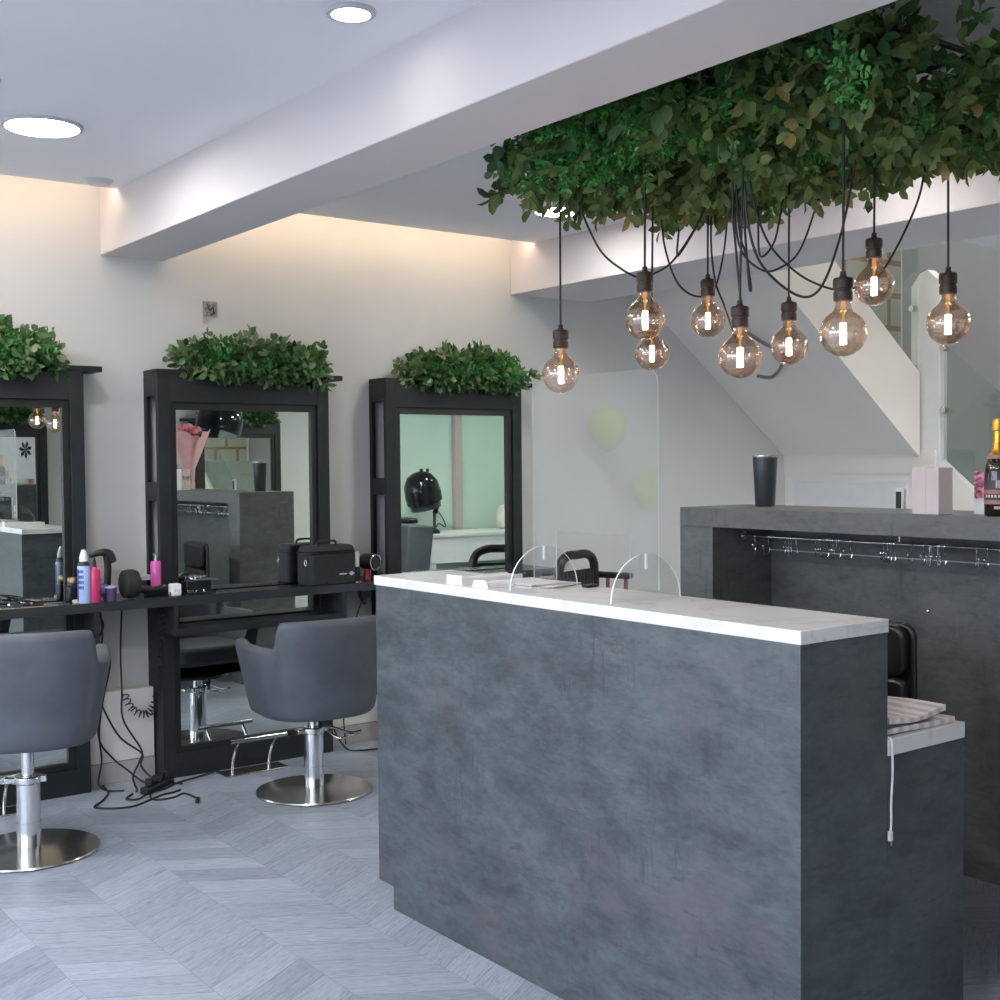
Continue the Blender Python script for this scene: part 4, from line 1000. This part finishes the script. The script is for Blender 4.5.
MB().tube(smooth([(3.33, 5.64, .78), (3.29, 5.62, .74), (3.25, 5.60, .66), (3.22, 5.62, .45), (3.21, 5.66, .2), (3.22, 5.66, .02)], 6), .004, 6).build('cord', M['cord'], t)

# ------------------------------------------------------------------ cables
def cable(name, pts, label, r=.0045, k=8, cat='cable'):
    return tag(MB().tube(smooth(pts, k), r, 8).build(name, M['cord']), label, cat)
cable('power_cord', [(2.05, 5.70, .845), (2.045, 5.715, .63), (2.048, 5.715, .44), (2.05, 5.71, .30), (2.13, 5.70, .15), (2.12, 5.69, .10), (2.075, 5.66, .04), (2.06, 5.60, .010), (2.05, 5.55, .005), (2.03, 5.50, .005)], 'straight black cord dropping from the worktop between the two left mirrors')
cable('power_cord', [(1.92, 5.70, .845), (1.965, 5.715, .76), (1.94, 5.715, .69), (1.935, 5.715, .66), (1.985, 5.715, .635), (1.99, 5.71, .55), (1.955, 5.71, .40), (1.96, 5.70, .35), (2.03, 5.70, .22), (2.13, 5.69, .13), (2.12, 5.68, .08), (2.16, 5.66, .02), (2.20, 5.60, .005)], 'black cord crossing the wall diagonally beside the left chair')
cable('power_cord', [(1.945, 5.70, .845), (1.96, 5.715, .70), (1.945, 5.72, .60), (1.95, 5.715, .40), (1.935, 5.71, .25), (1.94, 5.70, .12), (1.91, 5.66, .03), (1.93, 5.60, .005), (1.99, 5.55, .005)], 'black cord hanging nearest the left mirror frame')
cable('power_cord', [(1.93, 5.705, .38), (1.935, 5.71, .22), (1.99, 5.70, .13), (2.05, 5.68, .07), (2.12, 5.62, .005), (2.20, 5.56, .005), (2.25, 5.50, .005)], 'short black cord looping from the wall to the floor block')
cable('floor_cord', [(1.93, 5.66, .015), (1.92, 5.56, .005), (1.85, 5.44, .005), (1.79, 5.36, .005), (1.85, 5.29, .005), (1.93, 5.27, .005), (2.02, 5.32, .005), (2.10, 5.37, .005), (2.16, 5.38, .005), (2.20, 5.40, .005)], 'black cord making the widest loop on the floor before the wall')
cable('floor_cord', [(2.00, 5.47, .005), (1.95, 5.41, .005), (1.985, 5.365, .006), (2.06, 5.42, .010), (2.16, 5.47, .005), (2.24, 5.53, .005), (2.36, 5.575, .005), (2.50, 5.61, .012)], 'black cord curling past the floor block towards the footrest')
cable('floor_cord', [(2.10, 5.50, .005), (2.04, 5.35, .005), (2.06, 5.30, .005), (2.13, 5.30, .005), (2.19, 5.33, .005), (2.20, 5.22, .005), (2.185, 5.18, .006)], 'black cord ending in a plug furthest out on the floor')
cable('floor_cord', [(3.16, 5.76, .30), (3.165, 5.70, .12), (3.20, 5.62, .010), (3.25, 5.55, .005), (3.32, 5.53, .005), (3.42, 5.50, .005)], 'black cord on the floor behind the middle grey chair')
t = thing('extension_block', 'black extension block with plugs on the floor between two mirrors', 'extension lead', (2.16, 5.52, 0))
MB().box(-.11, .11, -.022, .022, 0, .032, T(2.13, 5.50, .0005, .62)).build('block', M['black'], t, bevel=.006)
for k, s_ in enumerate((.0, .065, -.07)):
    MB().box(-.018, .018, -.016, .016, .0325, .066+.01*k % .02, T(2.13+s_*.8, 5.50+s_*.58, .0005, .5+k*.3)).build('plug', M['black'], t, bevel=.005)
o = MB().box(-.028, .028, -.009, .009, 0, .018, T(2.185, 5.17, .0003, 1.1)).build('loose_plug', M['black'], bevel=.004); tag(o, 'loose black plug lying on the floor at the end of a cord', 'plug')
pts = []
P0 = [Vector(p) for p in smooth([(2.055, 5.70, .42), (2.09, 5.70, .345), (2.15, 5.69, .315), (2.185, 5.68, .35), (2.207, 5.665, .45), (2.208, 5.62, .60), (2.207, 5.60, .75), (2.205, 5.585, .84)], 40)]
for i, p in enumerate(P0):
    a = i*.55; d = (P0[min(i+1, len(P0)-1)]-P0[max(i-1, 0)]).normalized(); u = d.orthogonal().normalized(); v = d.cross(u)
    rr_ = .017; q = p+(u*math.cos(a)+v*math.sin(a))*rr_; pts.append((min(q.x, 2.2095), q.y, q.z))
tag(MB().tube(pts, .0028, 6).build('coiled_cord', M['cord']), 'coiled black cord hanging beside the middle mirror frame', 'cable')

# ------------------------------------------------------------------ chairs behind the desk
def office_chair(label):
    t = thing('office_chair', label, 'chair', (0, 0, 0), 'black leather office chairs')
    # faces -x; origin on floor under the seat
    def pad(x0, x1, y0, y1, z0, z1, name, r=.03):
        p = []
        for (qy, qz, a0) in ((y1-r, z1-r, 0), (y0+r, z1-r, 90), (y0+r, z0+r, 180), (y1-r, z0+r, 270)):
            for k in range(6):
                a = math.radians(a0+18*k); p.append((qy+r*math.cos(a), qz+r*math.sin(a)))
        MB().prism(p, 'x', x0, x1).build(name, M['leather'], t, bevel=.014, seg=3)
    pad(.185, .222, -.228, .228, .56, .805, 'lower_back_pad', .03); pad(.185, .222, -.228, .228, .809, .972, 'upper_back_pad', .04)
    pts = []
    pad(.222, .245, -.245, .245, .55, .98, 'back_shell', .05)
    q = []
    for k in range(28):
        a = 2*PI*k/28; q.append((-.03+.24*math.copysign(abs(math.cos(a))**.5, math.cos(a)), .235*math.copysign(abs(math.sin(a))**.5, math.sin(a))))
    MB().prism(q, 'z', .43, .51).build('seat', M['leather'], t, bevel=.02, seg=3)
    MB().tube(smooth([(0.05, 0, .425), (.22, 0, .43), (.262, 0, .52), (.255, 0, .70)], 6), .016, 10).build('back_bar', M['black'], t)
    MB().lathe([(0, .10), (.028, .10), (.028, .24), (.02, .245), (.02, .4295), (0, .4295)], 20).build('gas_lift', M['black'], t)
    for k in range(5):
        a = 2*PI*k/5+.3
        MB().tube([(.02*math.cos(a), .02*math.sin(a), .095), (.26*math.cos(a), .26*math.sin(a), .075)], [.022, .014], 10).build('leg', M['black'], t)
        MB().ball((.265*math.cos(a), .265*math.sin(a), .028), .0275, 8).build('caster', M['black'], t)
    return t
oc = office_chair('black leather office chair behind the low end of the desk')
oc.location = (3.14, 2.555, 0)
dup(oc, (3.16, 3.36, 0), .15, 'black leather office chair hidden behind the tall desk front, seen in the middle mirror')
# chair with carrying slot and armrests further back
t = thing('mesh_chair', 'black mesh back chair with red arm posts beyond the acrylic screen', 'chair', (4.53, 5.31, 0))
ang = .30
def mt(x, y, z): return T(4.53, 5.31, 0, ang) @ Vector((x, y, z))
fr = [mt(x, .0, z) for x, z in ((-.19, .50), (-.19, .82), (-.17, .93), (-.10, .97), (0, .972), (.10, .97), (.17, .93), (.19, .82), (.19, .50))]
MB().tube(smooth(fr, 6), .026, 12).build('back_frame', M['black'], t)
a = MB(); a.box(-.165, .165, -.008, .008, .50, .885, T(4.53, 5.31, 0, ang)); a.build('back_mesh', M['blackfab'], t)
a = MB()
for k in range(10): a.box(-.155+.034*k, -.147+.034*k, -.013, -.009, .52, .875, T(4.53, 5.31, 0, ang))
a.build('back_ribs', M['greyvase'], t)
MB().box(-.17, .17, -.42, .0, .44, .50, T(4.53, 5.31, 0, ang)).build('seat', M['blackfab'], t, bevel=.02)
for s_ in (-1, 1):
    MB().box(-.028, .028, -.22 if s_ > 0 else -.10, .02, .825, .86, T(4.53, 5.31, 0, ang) @ T(s_*.235, 0, 0)).build('armrest', M['black'], t, bevel=.012)
    for yy in ((-.18, -.06) if s_ > 0 else (-.06,)):
        MB().cyl(mt(s_*.235, yy, .45), mt(s_*.235, yy, .825), .012, n=12).build('arm_post', M['redpole'], t)
for x in (-.15, .15):
    for y in (-.38, -.03): MB().cyl(mt(x, y, 0), mt(x, y, .44), .014, n=12).build('leg', M['black'], t)

# ------------------------------------------------------------------ things seen only in the mirrors
t = thing('hood_dryer', 'black hood dryer on a stand before the mint green wall', 'hood dryer', (7.45, .22, .7355))
hm = T(7.30, .22, 1.20, 0, 0, -.25)
MB().lathe([(.17, -.14), (.195, -.13), (.20, -.04), (.185, .08), (.13, .17), (.06, .205), (0, .212)], 32, M4=hm).build('hood', M['dsteel'], t)
MB().lathe([(.165, -.20), (.17, -.14), (.168, -.14), (.16, -.20)], 32, M4=hm).build('visor', M['greyvase'], t)
for a in (.0, .05): MB().ball((7.29+a*1.6, .22, 1.42), .02, 8).build('knob', M['black'], t)
MB().tube(smooth([(7.45, .22, 1.32), (7.50, .22, 1.20), (7.49, .22, 1.05), (7.46, .22, .95)], 6), .028, 12).build('arm', M['black'], t)
MB().cyl((7.455, .22, .75), (7.455, .22, 1.0), .016, n=14).build('pole', M['greyvase'], t)
MB().lathe([(0, 0), (.06, 0), (.06, .02), (.03, .05), (0, .05)], 32, (7.455, .22, .7355)).build('base', M['black'], t)
MB().tube(smooth([(7.48, .22, 1.0), (7.56, .24, .88), (7.58, .24, .80), (7.50, .23, .84), (7.46, .22, .76)], 6), .006, 8).build('cord', M['cord'], t)
t = thing('white_counter', 'white counter before the mint green wall, seen in the right mirror', 'counter', (8.3, .12, 0))
MB().box(7.27, 9.25, -.22, .42, .42, .70).build('apron', M['whitetrim'], t, bevel=.004)
MB().box(7.25, 9.27, -.225, .44, .70, .735).build('top', M['whitetrim'], t, bevel=.004)
for x in (7.28, 9.18):
    for y in (-.21, .35): MB().box(x, x+.06, y, y+.06, 0, .42).build('leg', M['whitetrim'], t)
q = MB(); q.lathe([(0, 0), (.12, .0), (.165, .03), (.18, .10), (.165, .20), (.12, .26), (.05, .29), (0, .30)], 28, (8.62, .05, .7355))
q.lathe([(.05, -.012), (.07, .0), (.05, .012), (.0, .016)], 16, M4=T(8.46, .14, .87, 2.4, 0, -PI/2))
tag(q.build('rolled_towel', M['towel']), 'cream rolled towel standing on the white counter', 'towel')
boxthing('pipe_boxing', 'pale pink boxed pipe on the mint green wall', 'pipe boxing', 8.05, 8.15, YO, YO+.07, .74, 2.49, M['pinkpipe'], .004)
t = thing('dryer_chair', 'dark grey chair below the hood dryer', 'chair', (6.82, .7, 0))
MB().prism([(6.62, .38), (6.90, .38), (6.97, .86), (6.66, .88)], 'y', .47, .95).build('backrest', M['chair'], t, bevel=.02)
MB().box(6.70, 6.84, .55, .85, .885, .94).build('headrest', M['black'], t, bevel=.02)
MB().box(6.60, 7.02, .47, .95, .28, .375).build('seat', M['chair'], t, bevel=.02)
MB().cyl((6.82, .7, .0), (6.82, .7, .28), .20, n=24).build('base', M['black'], t)
# arm dryer standing behind the coat counter end
t = thing('arm_dryer', 'black hood dryer on bent arms from the ceiling, at the top of the middle mirror', 'hood dryer', (4.30, 1.30, ZC))
MB().lathe([(0, -.03), (.09, -.03), (.11, 0), (0, 0)], 28, (4.30, 1.30, ZC)).build('ceiling_plate', M['black'], t)
for d_ in (-.05, .05):
    MB().tube(smooth([(4.30+d_, 1.30, ZC-.02), (4.26+d_, 1.30, 2.45), (4.16+d_, 1.33, 2.22), (4.22+d_, 1.36, 2.08), (4.40+d_*.4, 1.38, 2.02)], 8), .018, 12).build('arm', M['black'], t)
MB().lathe([(.17, -.14), (.195, -.12), (.20, -.02), (.17, .09), (.10, .16), (0, .18)], 30, M4=T(4.47, 1.38, 1.90, 0, .1, .25)).build('hood', M['dsteel'], t)
MB().lathe([(0, -.003), (.07, -.003), (.07, .003), (0, .003)], 20, M4=T(4.46, 1.38, 1.78, 0, .1, .25)).build('lamp_ring', M['lightrim'], t)
t = thing('poster_reflection', 'white sheet with a dark flower on the opposite mirror, standing in for a reflection', 'poster', (3.27, -.145, 1.40))  # reflection put in as a flat sheet against the mirror glass
yp = YO+.1515
MB().box(3.175, 3.355, yp, yp+.004, 1.39, 1.79).build('sheet', M['paper'], t)
a = MB()
for k in range(7):
    an = k*.9; a.prism([(3.27, 1.65), (3.27+.045*math.cos(an), 1.65+.06*math.sin(an)), (3.27+.06*math.cos(an+.35), 1.65+.085*math.sin(an+.35)), (3.27+.035*math.cos(an+.7), 1.65+.05*math.sin(an+.7))], 'y', yp+.0041+.0001*k, yp+.0048+.0001*k)
a.build('flower', M['frame_in'], t)
def balloon(x, y, z, label):
    t = thing('balloon', label, 'balloon', (x, y, 0), 'lime balloons')
    MB().lathe([(0, -.135), (.018, -.13), (.070, -.095), (.108, -.03), (.118, .03), (.105, .085), (.062, .122), (0, .135)], 28, (x, y, z)).build('balloon_skin', M['lime'], t)
    MB().tube(smooth([(x, y, z-.135), (x+.01, y-.01, z*.6), (x, y, z*.35), (x, y, .05)], 6), .002, 6).build('ribbon', M['white'], t)
    MB().lathe([(0, 0), (.04, 0), (.045, .03), (.03, .05), (0, .05)], 20, (x, y, 0)).build('weight', M['lime'], t)
balloon(-.45, 5.69, 1.69, 'higher lime green balloon, seen as a reflection in the acrylic screen')
balloon(-.82, 5.69, 1.31, 'lower lime green balloon, reflected at the right edge of the acrylic screen')

# ------------------------------------------------------------------ daylight
wd = bpy.data.worlds.new('daylight'); bpy.context.scene.world = wd; wd.use_nodes = True
wd.node_tree.nodes['Background'].inputs[0].default_value = (.74, .83, 1.0, 1)
wd.node_tree.nodes['Background'].inputs[1].default_value = 5.8
for i, (a, b) in enumerate(((-.1, 1.55), (1.65, 3.3), (3.4, 5.05))):
    L = bpy.data.lights.new('window_portal', 'AREA'); L.shape = 'RECTANGLE'; L.size = 2.31; L.size_y = b-a-.1; L.cycles.is_portal = True
    o = bpy.data.objects.new('window_portal', L); C.objects.link(o); o.location = (XL-.05, (a+b)/2, 1.335); o.rotation_euler = (0, -PI/2, 0)
sc_ = bpy.context.scene
sc_.view_settings.view_transform = 'Standard'; sc_.view_settings.look = 'None'; sc_.view_settings.gamma = 1; sc_.view_settings.exposure = .24
sc_.view_settings.use_curve_mapping = False
sc_.cycles.max_bounces = 12; sc_.cycles.transparent_max_bounces = 24; sc_.cycles.caustics_reflective = False; sc_.cycles.caustics_refractive = False
